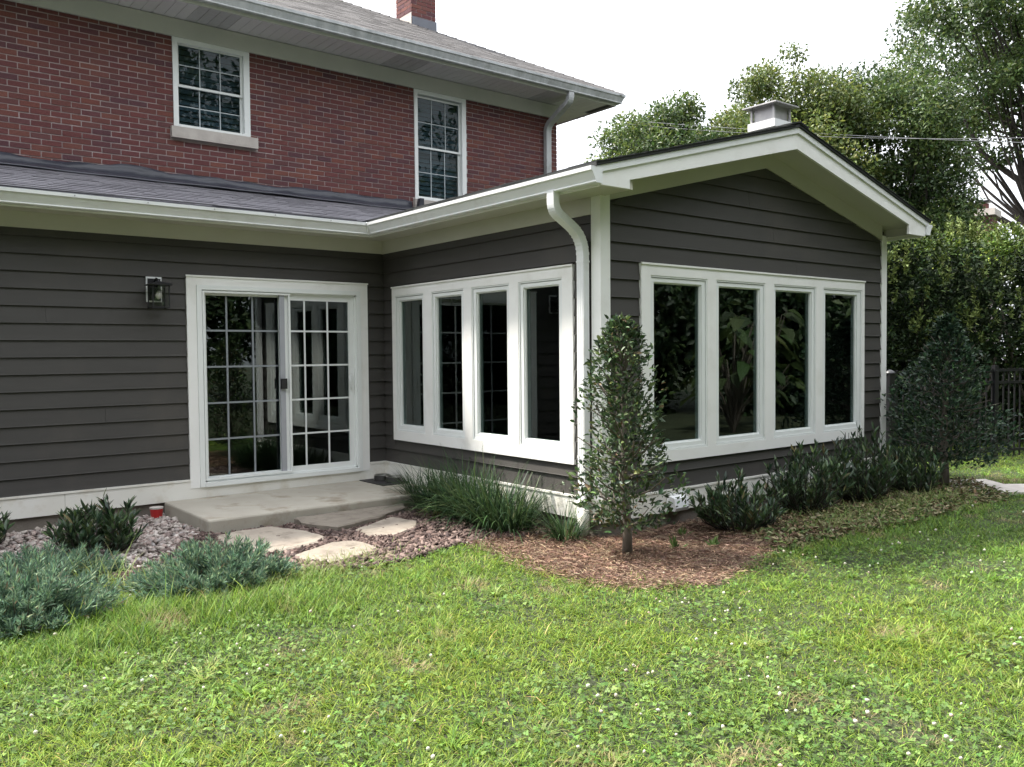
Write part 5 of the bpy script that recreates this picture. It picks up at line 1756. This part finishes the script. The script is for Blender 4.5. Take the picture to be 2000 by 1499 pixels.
tag(link('grass_tufts', np_mesh('grass_tufts', V, T_, C), 'grass'), 'coarse tufts of longer grass in the lawn', kind='stuff')

# white clover flower heads
x, y = lawn_points(9000, 1.0)
cv = vnoise(x, y, .8, 9)
k = rng.random(len(x)) < np.clip((cv - .35) * 2.0, .10, 1) * .33
x, y = x[k], y[k]
n = len(x)
V = ico_v[None] * (1 + rng.normal(0, .18, (n, len(ico_v), 1))) * (rng.uniform(.006, .0105, n)[:, None, None]) + np.stack([x, y, GZ + rng.uniform(.045, .085, n)], 1)[:, None, :]
F = (ico_f[None] + (np.arange(n) * len(ico_v))[:, None, None]).reshape(-1, 3)
C = np.repeat(palette(n, [(0.62, 0.62, 0.52), (0.55, 0.52, 0.42), (0.5, 0.4, 0.33)], .1, [.6, .28, .12]), len(ico_v), 0)
tag(link('clover_flowers', np_mesh('clover_flowers', V.reshape(-1, 3), F, C), 'petal'), 'small white clover flower heads in the lawn', kind='stuff')

# long loose grass blades and weeds along the shrub edge and in the junipers
def wisps(pts, n, length, name, label, cols, seed, spread=.12, wid=.006):
    r = np.random.default_rng(seed)
    c = np.array(pts)[r.integers(0, len(pts), n)]
    xy = c + r.normal(0, spread, (n, 2))
    a = r.uniform(0, 6.283, n)
    Dd = np.stack([np.cos(a), np.sin(a), r.uniform(1.0, 3.2, n)], 1)
    V, T_, m = strips(np.column_stack([xy, np.full(n, GZ)]), Dd, length * r.uniform(.5, 1.2, n), wid * r.uniform(.6, 1.2, n), r.uniform(.4, 1.8, n), 4)
    tag(link(name, np_mesh(name, V, T_, np.repeat(palette(n, *cols), m, 0)), 'grass'), label, kind='stuff')
GC = ([(0.13, 0.19, 0.05), (0.17, 0.23, 0.06), (0.22, 0.25, 0.10)], .16, None)
wisps([(1.7 + .3 * k, -4.55 - .08 * math.sin(k * 2)) for k in range(9)], 900, .22, 'weedy_grass', 'long weedy grass along the gable shrubs', GC, 91, .16)
wisps([(-3.75, -2.35), (-3.6, -2.5), (-4.0, -2.5), (-3.4, -2.75)], 160, .34, 'long_grass', 'long pale grass blades growing through the junipers', GC, 92, .12)
wisps([(-3.2 + .12 * k, -3.2 + .02 * k) for k in range(12)] , 1300, .15, 'uncut_grass', 'uncut grass under the junipers', GC, 93, .14, .005)
for i, (px_, py_, lab) in enumerate([(0.16, -4.22, 'small green weed in the pine straw behind the holly trunk'), (0.55, -3.98, 'tiny weed in the pine straw near the vent hood'), (0.42, -4.4, 'leafy weed in the pine straw by the lawn edge')]):
    n = 26
    Dd = unit(rng.normal(0, .7, (n, 3)) + [0, 0, .9])
    P = Dd * rng.uniform(.0, .05, n)[:, None]
    V, T_, m = leaves6(P, Dd, unit(rng.normal(0, .5, (n, 3)) + [0, 0, 1]), rng.uniform(.05, .09, n), rng.uniform(.014, .022, n))
    o = link('weed', np_mesh('weed', V, T_, np.repeat(palette(n, [(0.10, 0.17, 0.05), (0.07, 0.13, 0.04)], .15), m, 0)), 'grass')
    o.location = (px_, py_, GZ)
    tag(o, lab, 'weed', 'weeds in the pine straw')
